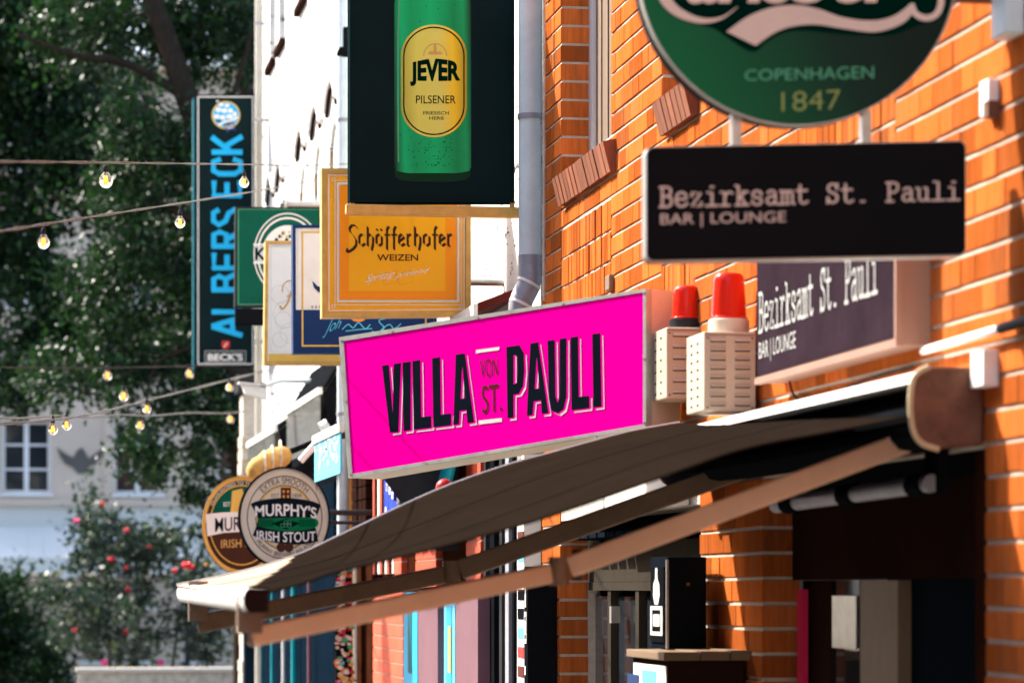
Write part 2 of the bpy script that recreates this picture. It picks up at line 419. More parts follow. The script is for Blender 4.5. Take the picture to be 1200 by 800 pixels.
# ================================================================ THE SETTING
def struct(mb, name, m):
    o = mb.build(name, m); o['kind'] = 'structure'; return o
struct(MB().box(-300, 300, -60, 600, -.3, 0), 'ground', 'ground')
struct(MB().box(-6.5, .6, -20, 75, .001, .006), 'road', 'asphalt')
struct(MB().box(.72, 2.42, -20, 45, .001, .13), 'pavement', 'paving')
struct(MB().box(.6, .72, -20, 45, .001, .14), 'kerb', 'stone')

WX = 2.40
# ================================================================ ORANGE BRICK BUILDING
bb = thing('brick_building', 'sunlit orange brick building with narrow upper windows, right side of the street', 'building')
bb.location = (0, 0, 0)
Z = lambda z: z + EZ
OPEN = [(12.17, 13.32, Z(1.82), Z(4.6)), (10.66, 11.20, Z(1.82), Z(4.6)), (8.15, 9.2, Z(1.82), Z(4.6)),
        (10.56, 13.34, 0, Z(.30)), (7.36, 9.66, 0, Z(.36)), (4.6, 7.03, Z(.66), Z(3.2))]
PANEL = [(12.17, 13.32, Z(1.02), Z(1.56)), (10.66, 11.20, Z(1.02), Z(1.56)), (8.15, 9.2, Z(1.02), Z(1.44))]
PANEL = [(p[0], p[1], Z(2.555) - round((Z(2.555) - p[2]) / .0815) * .0815, Z(2.555) - round((Z(2.555) - p[3]) / .0815) * .0815) for p in PANEL]
def core_wall(Y0, Y1, z0, z1, opens, x0, x1, name, m, parent):
    ys = sorted({Y0, Y1, *[v for o in opens for v in o[:2] if Y0 < v < Y1]}); zs = sorted({z0, z1, *[v for o in opens for v in o[2:] if z0 < v < z1]})
    mb = MB()
    for a, b in zip(ys, ys[1:]):
        run = None
        cells = []
        for c, d in zip(zs, zs[1:]):
            cy, cz = (a + b) / 2, (c + d) / 2
            if any(o[0] < cy < o[1] and o[2] < cz < o[3] for o in opens):
                if run: cells.append(run); run = None
            else: run = (run[0], d) if run else (c, d)
        if run: cells.append(run)
        for c, d in cells: mb.box(x0, x1, a, b, c, d)
    return mb.build(name, m, parent)
core_wall(4.2, 13.80, .14, Z(6), OPEN, WX + .0055, WX + .42, 'wall', 'mortar', bb)
PITCH = .0815; JH = .012
z_line = Z(2.555)
k0 = int((z_line - .14) / PITCH)
bricks = []
def intervals(zc):
    iv = [(4.2, 13.80)]
    cuts = [(o[0], o[1], 'o') for o in OPEN if o[2] - .02 < zc < o[3] + .02] + [(p[0], p[1], 'p') for p in PANEL if p[2] < zc < p[3]]
    out = []; cur = 4.2; left = None
    for c in sorted(cuts):
        if c[0] > cur: out.append((cur, c[0], left))
        cur = c[1]; left = c[2]
    if cur < 13.80: out.append((cur, 13.80, left))
    return out
for k in range(-12, k0):
    zb = z_line - (k + 1) * PITCH; zc = zb + PITCH / 2
    if zc > Z(3.3) : continue
    for (a, b, left) in intervals(zc):
        y = a; i = k % 2
        first = True
        off = (.06 if k % 2 else 0) + (.0)
        while y < b - .02:
            L_ = .24 if (i % 2 == 0) else .115
            if first and k % 2: L_ = .175
            i += 1
            e = y + L_
            if e > b - .05: e = b
            deep = first and left == 'o'
            bricks.append([y + .0015 - (.004 if deep else 0), e - .0015, zb + JH, zb + PITCH, deep, random.uniform(-.0012, .0012)])
            first = False; y = e
for p in PANEL:      # upright bricks under each upper window
    z = p[3]
    while z > p[2] + .05:
        y = p[0]
        while y < p[1] - .03:
            e = min(y + .068, p[1]); bricks.append([y + .003, e - .003, z - .1235, z - (.004 if z == p[3] else .010), False, random.uniform(-.003, .002)]); y = e
        z -= .125
def inpoly(x, y, P):
    c = False; n = len(P)
    for i in range(n):
        (x1, y1), (x2, y2) = P[i], P[(i + 1) % n]
        if (y1 > y) != (y2 > y) and x < (x2 - x1) * (y - y1) / (y2 - y1) + x1: c = not c
    return c
def to_px(v):
    d = Vector(v) - EYE; w = d.dot(FW); return 600 + FPX * d.dot(RT) / w, 690 - FPX * d.z / w
OCC = [rect(755, 165, 1133, 306), circ(935, -40, 187), [(397, 395), (760, 335), (820, 335), (820, 500), (408, 560)], [(887, 300), (1075, 300), (1075, 395), (893, 445)],
       [(740, 506), (1070, 433), (1155, 430), (1155, 525), (1075, 530), (650, 690), (290, 760), (210, 700)], rect(772, 330, 886, 485), rect(763, 652, 827, 800), rect(740, 760, 893, 800)]
vis = []
for b in bricks:
    px, py = to_px((WX, (b[0] + b[1]) / 2, (b[2] + b[3]) / 2))
    if -5 < px < 1205 and -5 < py < 805 and not any(inpoly(px, py, P) for P in OCC):
        area = (b[1] - b[0]) * (b[3] - b[2]) / ((b[0] + b[1]) / 2) ** 3
        vis.append((area, id(b)))
vis.sort(reverse=True); top = {i for _, i in vis[:298]}
BM = {}
def brick_mesh(l, h, d):
    k = (round(l, 3), round(h, 3), round(d, 3))
    if k not in BM:
        c = .002; mb = MB(); l, h, d = k
        mb.add([(0, c, c), (0, l - c, c), (0, l - c, h - c), (0, c, h - c), (c, 0, 0), (c, l, 0), (c, l, h), (c, 0, h), (d, 0, 0), (d, l, 0), (d, l, h), (d, 0, h)],
               [(0, 3, 2, 1), (0, 1, 5, 4), (1, 2, 6, 5), (2, 3, 7, 6), (3, 0, 4, 7), (4, 5, 9, 8), (5, 6, 10, 9), (6, 7, 11, 10), (7, 4, 8, 11)])
        BM[k] = mb.mesh('brick', 'brick')
    return BM[k]
rest = MB()
for b in bricks:
    d = .125 if b[4] else .03; x = WX + b[5]
    if id(b) in top:
        o = bpy.data.objects.new('brick', brick_mesh(b[1] - b[0], b[3] - b[2], d)); C.objects.link(o); o.parent = bb; o.location = (x, b[0], b[2])
    else: rest.box(x, x + d, b[0], b[1], b[2], b[3])
rest.build('brick_field', 'brick', bb, kind='stuff', fix=False)
# upper part, above the frame
# windows
def window(Y0, Y1, z0, z1, X, parent, fm='white_paint', pane='glass_dark', fw=.055, curtain=True, bars=0):
    f = MB()
    f.box(X, X + .06, Y0, Y0 + fw, z0, z1).box(X, X + .06, Y1 - fw, Y1, z0, z1).box(X, X + .06, Y0 + fw, Y1 - fw, z0, z0 + fw).box(X, X + .06, Y0 + fw, Y1 - fw, z1 - fw, z1)
    if Y1 - Y0 > .8: f.box(X + .002, X + .058, (Y0 + Y1) / 2 - .03, (Y0 + Y1) / 2 + .03, z0 + fw, z1 - fw)
    for i in range(bars):
        zz = z0 + (z1 - z0) * (i + 1) / (bars + 1); f.box(X + .01, X + .05, Y0 + fw, Y1 - fw, zz - .012, zz + .012)
    w = f.build('window', fm, parent)
    MB().box(X + .03, X + .034, Y0 + fw, Y1 - fw, z0 + fw, z1 - fw).build('pane', pane, w)
    if curtain:
        c = MB(); n = 14; ys = [Y0 + fw + (Y1 - Y0 - 2 * fw) * i / n for i in range(n + 1)]
        for i in range(n): c.box(X + .012 + .006 * (i % 2), X + .02 + .006 * (i % 2), ys[i] + .001, ys[i + 1], z0 + fw, z1 - fw)
        c.build('curtain', 'curtain', w)
    return w
for o in OPEN[:3]: window(o[0], o[1], o[2] + .05, o[3], 2.53, bb)
window(4.7, 7.0, Z(.7), Z(3.1), 2.54, bb)
# brick sills laid on edge and sloping outward
def sill(Y0, Y1):
    s = thing_part('window_sill', bb)
    n = max(4, int(round((Y1 - Y0) / .080))); w = (Y1 - Y0) / n
    mb = MB().prism([(2.345, 0, 0), (2.375, 0, -.12), (2.55, 0, -.08), (2.55, 0, .05)], (0, w - .012, 0))
    me = mb.mesh('brick', 'brick_sill')
    for i in range(n):
        o = bpy.data.objects.new('brick', me); C.objects.link(o); o.parent = s; o.location = (random.uniform(-.002, .003), Y0 + i * w, Z(1.79))
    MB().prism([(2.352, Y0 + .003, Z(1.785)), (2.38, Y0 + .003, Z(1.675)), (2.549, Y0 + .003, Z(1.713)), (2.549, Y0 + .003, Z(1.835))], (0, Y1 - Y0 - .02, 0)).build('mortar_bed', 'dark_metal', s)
def thing_part(name, parent):
    o = bpy.data.objects.new(name, None); C.objects.link(o); o.parent = parent; o.empty_display_size = .1; return o
sill(12.07, 13.24); sill(10.59, 11.13); sill(8.08, 9.12)
# rusty anchor blocks
for (px, py) in ((711, 324),):
    p = onX(px, py, 2.385); q = onX(px + 5, py + 15, 2.385)
    MB().box(2.377, 2.398, q.y, p.y, q.z, p.z).build('anchor_block', 'arm_brown', bb, bevel=.004)
# ---- doorway with glazed doors
DX = 2.56
dl = MB().box(DX + .02, DX + .06, 10.57, 13.33, .14, Z(.3)); dl.build('door_backing', 'black', bb)
dr = MB(); y_ = [YX(p, DX) for p in (692, 722, 755, 790, 818)]
for y in y_: dr.box(DX - .03, DX + .02, y - .035, y + .035, .14, Z(-.005))
dr.box(DX - .035, DX + .02, 10.6, 13.32, Z(-.005), Z(.03))
mat('door_frame', (.045, .038, .030), .5); door = dr.build('door', 'door_frame', bb)
MB().box(DX - .03, DX + .02, 10.6, 13.32, Z(.031), Z(.19)).build('transom_panel', 'door_frame', door)
h = MB(); hp = onX(718, 710, DX - .06); h.box(DX - .07, DX - .032, hp.y - .02, hp.y + .02, hp.z - .07, hp.z); h.build('handle', 'steel', door)
g = MB()
for a, b in zip(y_, y_[1:]): g.box(DX, DX + .004, b + .036, a - .036, .3, Z(-.03))
g.build('pane', 'glass_dark', door)
s = MB()
for i in range(14):
    y = 10.7 + i * .19; s.box(2.42, 2.60, y, y + .15, Z(.215), Z(.235))
s.build('soffit_slats', 'black_panel', bb)
fb = thing('light_box', 'pale pinkish white strip light box above the glazed doors, behind the awning arm', 'light box')
MB().box(2.34, 2.40 - .003, 10.72, 12.0, Z(.30), Z(.47)).build('housing', 'off_white', fb, bevel=.004)
MB().box(2.337, 2.397, 12.01, 12.45, Z(.30), Z(.47)).build('end_panel', 'frame_metal', fb)
# ---- near shop front
SX = 2.50
MB().box(SX, SX + .05, 7.37, 9.65, Z(.03), Z(.30)).build('fascia_board', 'brown_board', bb)
MB().box(SX - .03, SX + .05, 7.37, 9.65, Z(.302), Z(.358)).build('soffit_board', 'black', bb)
MB().box(3.1, 3.15, 7.0, 13.3, .14, Z(.3)).build('back_wall', 'interior', bb)
MB().box(2.8, 3.15, 7.0, 13.4, .135, .16).build('shop_floor', 'interior', bb)
sf = thing_part('shop_window', bb)
def slabX(px0, px1, X, z0, z1, d, name, m, parent, **k):
    ya, yb = YX(px1, X), YX(px0, X); return MB().box(X, X + d, ya, yb, z0, z1).build(name, m, parent, **k)
slabX(893, 934, SX + .03, .14, Z(.028), .03, 'panel', 'brown_dark', sf)
slabX(934, 940, SX, .14, Z(.0), .02, 'post', 'pink_paint', sf)
slabX(941, 973, SX + .03, .14, Z(.028), .03, 'panel', 'brown_board', sf)
slabX(973, 1007, SX + .04, .14, Z(.028), .006, 'pane', 'glass_dark', sf)
slabX(1008, 1052, SX, .14, Z(.026), .08, 'post', 'tan_wood', sf)
slabX(1053, 1143, SX + .04, .14, Z(.026), .05, 'door', 'black_panel', sf)
slabX(975, 1003, SX + .012, Z(-.18), Z(-.02), .006, 'notice', 'steel', sf)  # grey plate painted as the reflection in the pane
slabX(1143, 1152, WX + .0, .14, Z(.34), .10, 'trim', 'brown_dark', sf)
# heater
ht = thing('patio_heater', 'grey tube heater with dark clamps under the near end of the awning', 'heater')
a = onX(910, 592, 2.36); b = onX(1092, 566, 2.36)
t = MB().tube([a, b], .024, 12).build('tube', 'zinc_dull', ht, smooth=True)
for f in (.12, .52, .94): q = a.lerp(b, f); MB().tube([q - Vector((0, .06, 0)), q + Vector((0, .06, 0))], .032, 12).build('clamp', 'black', ht, smooth=True)
MB().box(2.37, 2.40, b.y - .02, b.y + .1, b.z - .02, b.z + .12).build('bracket', 'black', ht)

# ================================================================ WHITE BUILDING next door
wb = thing('white_building', 'white plastered building with painted red brick ground floor beyond the orange one', 'building')
MB().box(WX + .02, WX + .5, 13.95, 21.55, Z(.95), Z(9)).build('upper_wall', 'weathered_plaster', wb)
MB().box(WX + .10, WX + .5, 13.95, 21.55, .14, Z(.948)).build('ground_floor_wall', 'brown_dark', wb)
# bricks of the painted red piers
def pier(px0, px1, z0, z1, parent, m='brick_red'):
    ya, yb = YX(px1, WX), YX(px0, WX); nb = thing_part('brick_pier', parent)
    MB().box(WX + .006, WX + .10, ya + .004, yb - .004, z0, z1).build('mortar', 'mortar', nb)
    z = z1; k = 0
    mb = MB(); cell = []
    while z > z0 + .05:
        y = ya; k += 1; i = k
        while y < yb - .03:
            e = min(y + (.24 if i % 2 else .115), yb); i += 1
            if yb - e < .05: e = yb
            cell.append((y, e, z - .072, z)); y = e
        z -= PITCH
    for (y, e, c, d) in cell:
        py = to_px((WX, y, d))[1]
        if e - y > .2 and 640 < py < 800:
            o = bpy.data.objects.new('brick', bpy.data.meshes.get('rb%.3f' % (e - y)) or rbm(e - y, m)); C.objects.link(o); o.parent = nb; o.location = (WX, y + .002, c)
        else: mb.box(WX, WX + .1, y + .002, e - .002, c, d)
    if mb.v: mb.build('brick_field', m, nb, kind='stuff', fix=False)
def rbm(l, m):
    me = MB().box(0, .1, 0, l - .004, 0, .072).mesh('rb%.3f' % l, m); return me
pier(437, 472, .14, Z(.02), wb)
pier(462, 470, Z(.02), Z(.9), wb)
pier(487, 511, Z(.02), Z(.9), wb)
pier(546, 563, .14, Z(.9), wb)
def strip(px0, px1, X, z0, z1, d, name, m, parent=None, **k): return slabX(px0, px1, X, z0, z1, d, name, m, parent or wb, **k)
strip(473, 489, WX - .03, .14, Z(-.02), .12, 'door_frame', 'cyan')
strip(478, 482, WX - .034, Z(-.5), Z(-.07), .003, 'groove', 'teal_dark')
strip(490, 513, WX - .06, .14, Z(-.01), .15, 'shutter_panel', 'purple_panel')
strip(514, 518, WX - .0, .14, Z(.0), .09, 'trim', 'brown_dark')
strip(518.5, 520, WX - .01, .14, Z(.0), .09, 'trim', 'red_paint')
strip(520.5, 533, WX - .04, .14, Z(.02), .13, 'door_frame', 'cyan_light')
strip(523, 529, WX - .044, Z(-.6), Z(-.09), .003, 'door_panel', 'cyan')
strip(525, 528, WX - .048, Z(-.45), Z(-.2), .003, 'poster_strip', 'gold_print')
strip(534, 560, WX - .07, .14, Z(.0), .16, 'shutter_panel', 'purple_panel')
strip(472, 545, WX + .04, Z(.03), Z(.95), .05, 'lintel_board', 'brown_dark')
strip(564, 606, WX + .02, .14, Z(.95), .05, 'shop_glazing', 'glass_dark')
for p, w, m_ in ((567, 2, 'dark_metal'), (574, 5, 'black'), (585, 3, 'dark_metal'), (592, 4, 'zinc_dull'), (600, 2, 'black')):
    strip(p, p + w, WX - .01, .14, Z(.9), .03, 'mullion', m_)
strip(606, 614, WX - .03, .14, Z(.75), .08, 'post', 'off_white')
for i in range(9):
    z = Z(-.5 + i * .09); strip(606.5, 613.5, WX - .034, z, z + .05, .003, 'sticker', random.choice(['red_paint', 'black', 'cyan_light', 'dark_red']))
# cladding, flags and trims glimpsed under the pink sign
strip(402, 405.5, WX - .04, .14, Z(1.0), .06, 'corner_post', 'banner_orange')
tl = thing_part('tile_cladding', wb)
for i in range(5):
    for j in range(9):
        slabX(406 + i * 4.6, 410 + i * 4.6, WX + .0, Z(.35 + j * .09), Z(.43 + j * .09), .09, 'tile', 'brown_board', tl)
for i in range(9):
    strip(437 + i * 2.8, 438.6 + i * 2.8, WX + .0, Z(.1), Z(.9), .09, 'batten', ['brick_red', 'brown_board', 'off_white'][i % 3])
strip(415, 436, WX + .03, .14, Z(.3), .06, 'door', 'brown_dark')
fl = thing('shop_banner', 'blue fluttering banner with white splashes under the pink sign', 'banner')
mb = MB(); n = 10
for i in range(n):
    a = onX(450 + i * 2.8, 562, 2.22); b = onX(450 + i * 2.8 + 2.6, 562, 2.22); d = .02 * (i % 2)
    mb.prism([(2.22 + d, a.y, Z(.80)), (2.22 + .02 - d, b.y, Z(.80)), (2.22 + .02 - d, b.y, Z(.42 + .03 * math.sin(i * 2))), (2.22 + d, a.y, Z(.42 + .03 * math.sin(i * 2)))], (.004, 0, 0))
mb.build('cloth', 'blue_flag', fl)
mb = MB()
for i in range(26):
    px = random.uniform(451, 476); z = Z(random.uniform(.45, .78)); a = onX(px, 600, 2.215); mb.box(2.212, 2.216, a.y - .03, a.y + .03, z, z + random.uniform(.01, .05))
mb.build('print', 'off_white', fl, kind='stuff')
ta = thing('teal_awning', 'small teal awning with a red ball end behind the long grey awning', 'awning')
mb = MB(); a = onX(502, 560, 2.38); b = onX(548, 560, 2.38)
mb.prism([(2.38, a.y, Z(.95)), (2.38, a.y, Z(.90)), (2.25, a.y, Z(.36)), (2.24, a.y, Z(.40))], (0, b.y - a.y, 0)); mb.build('canopy', 'teal', ta)
mb = MB()
p = at(521, 572, 15.2); mb.lathe(p - Vector((0, 0, .04)), [(.0, 0), (.025, .005), (.042, .03), (.045, .045), (.04, .065), (.02, .085), (0, .09)], 14); mb.build('end_ball', 'red_paint', ta, smooth=True)
# sticker covered post and coloured poles
sp = thing('sticker_post', 'post covered all over in small colourful stickers behind the awning arm', 'post')
P0 = onX(404, 700, 2.30); yS = P0.y
MB().box(2.30 - .06, 2.30 + .05, yS, yS + .12, .14, Z(.35)).build('post', 'black', sp)
cols = ['off_white', 'red_paint', 'gold_print', 'green_pale', 'cyan_light', 'pink_white', 'banner_orange', 'black', 'rose_pink', 'cream_paint']
pl = Pl((2.3, yS - .001, 0))
pbx = [pl.P(392, 700), pl.P(415, 700)]
mbs = {c: MB() for c in cols}
for i in range(210):
    x = random.uniform(394, 413); y = random.uniform(655, 815); r = random.uniform(1.6, 4); c = random.choice(cols)
    a0 = random.uniform(0, 90); q = circ(x, y, r, r * random.uniform(.5, 1), 7)
    pl.fill(mbs[c], q, .001 + i * .00005)
for c in cols: mbs[c].build('stickers', c, sp, kind='stuff', fix=False)
pl2 = [('pole', 306, 308, 'teal_dark'), ('pole', 317, 321, 'teal'), ('pole', 330, 334, 'off_white'), ('pole', 341, 348, 'teal'), ('pole', 360, 365, 'purple_panel')]
strip(305, 391, WX - .05, .14, Z(.36), .05, 'shop_wall', 'navy_dark', wb)
strip(305, 391, WX - .06, Z(.361), Z(.8), .06, 'shop_fascia', 'navy_dark', wb)
strip(326, 397, WX - .07, Z(.802), Z(1.25), .06, 'upper_fascia', 'black', wb)  # black board painted as the unlit interior behind the awnings
for nm, a, b, m_ in pl2:
    X = 2.30; ya = YX((a + b) / 2, X); r = (b - a) / 2 / ppm(ya)
    o = MB().tube([(X, ya, .14), (X, ya, Z(.4))], r, 12).build('painted_pole', m_, None, smooth=True)
    tag(o, {'off_white': 'white painted pole between two teal poles', 'purple_panel': 'dull purple painted pole nearest the sticker covered post'}.get(m_, {306: 'thin dark teal pole, farthest left below the awning tip', 317: 'slim teal pole just left of the white pole', 341: 'thicker teal pole just right of the white pole'}[int(a)] if m_ != 'off_white' and m_ != 'purple_panel' else ''), 'pole')

# ================================================================ FAR WHITE BUILDING with arched hoods
fbld = thing('arched_building', 'far white building with peeling plaster and arched window hoods', 'building')
AW = [22.95, 24.15, 25.4, 27.4, 28.4]
opn = [(y - .33, y + .33, Z(2.0), Z(3.50)) for y in AW] + [(y - .33, y + .33, Z(4.86), Z(6.4)) for y in AW]
core_wall(21.62, 29.5, .14, Z(9), opn, WX + .01, WX + .4, 'wall', 'weathered_plaster', fbld)
mat('grey_glass', (.45, .46, .46), .2, var=.1)
mat('tan_brick', (.35, .22, .12), .85, var=.3, scale=20)
for y in AW:
    w = MB()
    w.box(WX + .035, WX + .12, y - .329, y + .329, Z(2.0), Z(3.49)); w = w.build('window', 'white_paint', fbld)
    MB().box(WX + .030, WX + .033, y - .24, y + .24, Z(2.05), Z(3.1)).build('pane', 'grey_glass', w)
    MB().prism([(WX + .012, y + .3, Z(3.15)), (WX + .059, y + .3, Z(3.10)), (WX + .059, y + .3, Z(3.49)), (WX + .012, y + .3, Z(3.40))], (0, .028, 0)).build('brick_reveal', 'tan_brick', fbld)
    sp_ = MB(); n = 12
    for sgn in (-1, 1):
        pts = [(WX + .006, y + sgn * .331, Z(3.501)), (WX + .006, y + sgn * .331, Z(3.18))] + [(WX + .006, y + sgn * .331 * math.cos(R(90 * i / n)), Z(3.18) + .318 * math.sin(R(90 * i / n))) for i in range(n + 1)]
        sp_.prism(pts[:1] + pts[2:], (.11, 0, 0))
    sp_.build('arch_head', 'weathered_plaster', fbld)
    hd = MB()
    arc = [(WX - .03, y + .50 * math.cos(R(38 + 104 * i / 14)), Z(3.32) + .50 * math.sin(R(38 + 104 * i / 14))) for i in range(15)]
    hd.tube([(WX - .012, q[1], q[2]) for q in arc], .028, 6); hd.build('window_hood', 'weathered_plaster', fbld)
    h2 = MB(); arc = [(WX - .012, a[1] * 1, a[2] - .0) for a in [(0, y + .43 * math.cos(R(38 + 104 * i / 14)), Z(3.32) + .43 * math.sin(R(38 + 104 * i / 14))) for i in range(15)]]
    h2.tube(arc, .016, 6); h2.build('hood_moulding', 'brown_board', fbld)
    MB().box(WX - .04, WX + .10, y - .36, y + .36, Z(4.80), Z(4.855)).build('window_sill', 'brown_board', fbld)
    window(y - .33, y + .33, Z(4.87), Z(6.39), WX + .12, fbld, curtain=False)
rs = MB().box(WX - .12, WX + .42, 21.6, 29.52, Z(9), Z(9.12)); rs.build('cornice', 'weathered_plaster', fbld)
sb = MB()
st = thing('stone_gatepost', 'rough sandy stone pier behind the grey security camera', 'pier')
pa = Pl((2.2, 30.2, 0)); pc = [pa.P(285, 462), pa.P(309, 462)]
for i in range(26):
    z = .14 + i * .13; j = random.uniform(-.02, .02); 
    if z > pc[0].z: break
    MB().box(pc[0].x + j, pc[1].x, 30.2 + random.uniform(-.02, .02), 30.7, z, z + .12).build('stone', 'stone', st, bevel=.01)
MB().box(pc[0].x, pc[1].x, 30.25, 30.65, .14, pc[0].z).build('core', 'mortar', st)
MB().box(pc[0].x - .05, pc[1].x + .05, 30.15, 30.75, pc[0].z + .03, pc[0].z + .2).build('capstone', 'dark_metal', st)

t = thing('shop_kiosk', 'dark navy shop front edge below the stone pier, behind the awning tip', 'shop front')
MB().box(pc[0].x - .03, WX - .02, 29.55, 29.75, .14, Z(.55)).build('panel', 'navy_dark', t)
MB().box(pc[0].x - .06, WX - .02, 29.5, 29.8, Z(.552), Z(.62)).build('ledge', 'dark_metal', t)
# ================================================================ DRAINPIPES
def pipe(px, Y, X, r, zt, zb, m, label, clamps=(), elbow=None):
    t = thing('drainpipe', label, 'drainpipe')
    p = at(px, 690, Y); x = p.x
    if elbow is None:
        MB().tube([(x, Y, zb), (x, Y, zt)], r, 24).build('pipe', m, t, smooth=True)
    else:
        ze, dx, dz = elbow
        MB().tube([(x, Y, ze), (x, Y, zt)], r, 28).build('pipe', m, t, smooth=True)
        el = MB().tube([(x, Y, ze + .015), (x, Y, ze - .10), (x - .01, Y, ze - .13), (x - dx + .01, Y, ze - dz + .03), (x - dx, Y, ze - dz), (x - dx, Y, ze - dz - .05)], r * 1.05, 28).build('elbow', 'zinc_dull', t, smooth=True)
        zb = Z(.75); MB().box(x - dx - .07, WX + .02, Y - .07, Y + .07, Z(.62), Z(.75)).build('rain_box', 'zinc_dull', t, bevel=.006)
        MB().tube([(x - dx, Y, zb), (x - dx, Y, ze - dz - .02)], r * .96, 28).build('pipe', 'zinc_dull', t, smooth=True)
        for (cx, cz, tl) in ((x - .006, ze - .115, .3), (x - dx + .004, ze - dz + .0, .25)):
            MB().tube([(cx + .003, Y, cz + .006), (cx - .003, Y, cz - .006)], r * 1.13, 28).build('seam_ring', 'off_white', t, smooth=True)
    for cz in clamps:
        MB().tube([(x, Y, cz - .012), (x, Y, cz + .012)], r * 1.12, 24).build('clamp', 'zinc_dull', t, smooth=True)
        MB().box(x + r * .6, 2.42, Y - .012, Y + .012, cz - .01, cz + .01).build('wall_fixing', 'dark_metal', t)
    return t
c1 = at(621, 137, 13.9).z
pipe(621, 13.9, 2.3, .052, Z(5.5), .14, 'zinc', 'thick pale blue grey zinc downpipe with an elbow, at the brick corner', clamps=(c1,), elbow=(at(621, 303, 13.9).z, .045, .21))
pipe(402, 21.4, 2.3, .042, Z(7), .14, 'zinc', 'pale blue grey downpipe left of the big beer bottle panel', clamps=(at(402, 141, 21.4).z, at(402, 485, 21.4).z))
pipe(303, 29.2, 2.3, .034, Z(8.8), .14, 'beige_pipe', 'thin beige drainpipe at the far left corner of the white facade', clamps=(at(303, 28, 29.2).z, at(303, 300, 29.2).z))
o = MB().tube([onX(637.5, -40, 2.36), onX(637.5, 352, 2.36)], .007, 8).build('lightning_cable', 'frame_metal', None, smooth=True)
tag(o, 'thin pale conduit running straight down the brick corner beside the thick downpipe', 'conduit')

# ================================================================ THE REST OF THE STREET (unseen, beside and behind the viewer, keeps sky glare down)
mat('render_grey', (.22, .19, .16), .9, var=.1, scale=1)
def street_block(name, label, x0, x1, y0, y1, h, face, m):
    t = thing(name, label, 'building')
    MB().box(x0, x1, y0, y1, 0, h).build('wall', m, t)
    MB().box(x0 - .25, x1 + .25, y0 - .25, y1 + .25, h + .002, h + .35).build('cornice', 'stone', t)
    for fl in range(int(h // 3.2)):
        z = 1.0 + fl * 3.2
        n = int(((y1 - y0) if face == 'x' else (x1 - x0)) // 2.4)
        for i in range(n):
            if face == 'x': y = y0 + 1.2 + i * 2.4; g_ = MB().box(x1 + .001, x1 + .05, y - .5, y + .5, z, z + 1.7)
            else: x = x0 + 1.2 + i * 2.4; g_ = MB().box(x - .5, x + .5, y1 + .001, y1 + .05, z, z + 1.7)
            w = g_.build('window', 'glass_dark', t)
    return t
street_block('street_building', 'grey rendered building on the opposite side of the street, outside the picture', -14, -7.5, -22, 26, 9.6, 'x', 'render_grey')
street_block('bounce_building', 'unseen white building added behind the viewer, pale and tall to bounce sunlight', -6.8, 12, -34, -24, 14, 'y', 'white_paint')  # added unseen block, pale and tall to bounce sun onto the sign faces
street_block('side_building', 'brick building beside the viewer, outside the picture', 2.9, 10, -24, 4.1, 7.8, 'n', 'brick_sill')

t = thing('display_cabinet', 'flat black cabinet with small white bottle emblem, left of the dark brick doorway edge', 'cabinet')
a = at(625, 700, 13.25); xr = WX - .004
zt = Z(.10); yf3 = onX(614.5, 700, a.x).y
MB().box(a.x, xr, 13.40, yf3, .14, zt).build('body', 'black', t, bevel=.003)
fx3 = a.x - .001; eb = MB()
def q3_(y0, y1, z0, z1, k): eb.box(fx3 - .002 - k * .0003, fx3 - k * .0003, y0, y1, Z(z0), Z(z1))
m0 = (13.40 + yf3) / 2; hw = (yf3 - 13.40) * .33
q3_(m0 - hw * .15, m0 + hw * .15, -.02, .05, 0); q3_(m0 - hw * .4, m0 + hw * .4, -.08, -.02, 1)
q3_(m0 - hw, m0 + hw, -.12, -.10, 2); q3_(m0 - hw, m0 + hw, -.24, -.22, 3); q3_(m0 - hw, m0 - hw * .7, -.22, -.12, 4); q3_(m0 + hw * .7, m0 + hw, -.22, -.12, 5); q3_(m0 - hw * .4, m0 + hw * .4, -.20, -.14, 6)
for k in range(3): q3_(m0 - hw * .5, m0 + hw * .5, -.38 - k * .09, -.34 - k * .09, 7 + k)
eb.build('emblem', 'off_white', t)

def text_parts(pl, parent, s, warp, off, m, bold=0.0, shear=0.0):
    # one object per separate piece of writing
    v, f = glyphs(s, bold, shear); par = list(range(len(v)))
    def find(i):
        while par[i] != i: par[i] = par[par[i]]; i = par[i]
        return i
    for q in f:
        for k in q[1:]: par[find(k)] = find(q[0])
    grp = {}
    for q in f: grp.setdefault(find(q[0]), []).append(q)
    for g_ in grp.values():
        mb = MB(); idx = sorted({k for q in g_ for k in q}); mp = {k: i for i, k in enumerate(idx)}
        mb.add([pl.P(*warp(*v[k]), off) for k in idx], [tuple(mp[k] for k in q) for q in g_]); mb.build('letter', m, parent, fix=False)

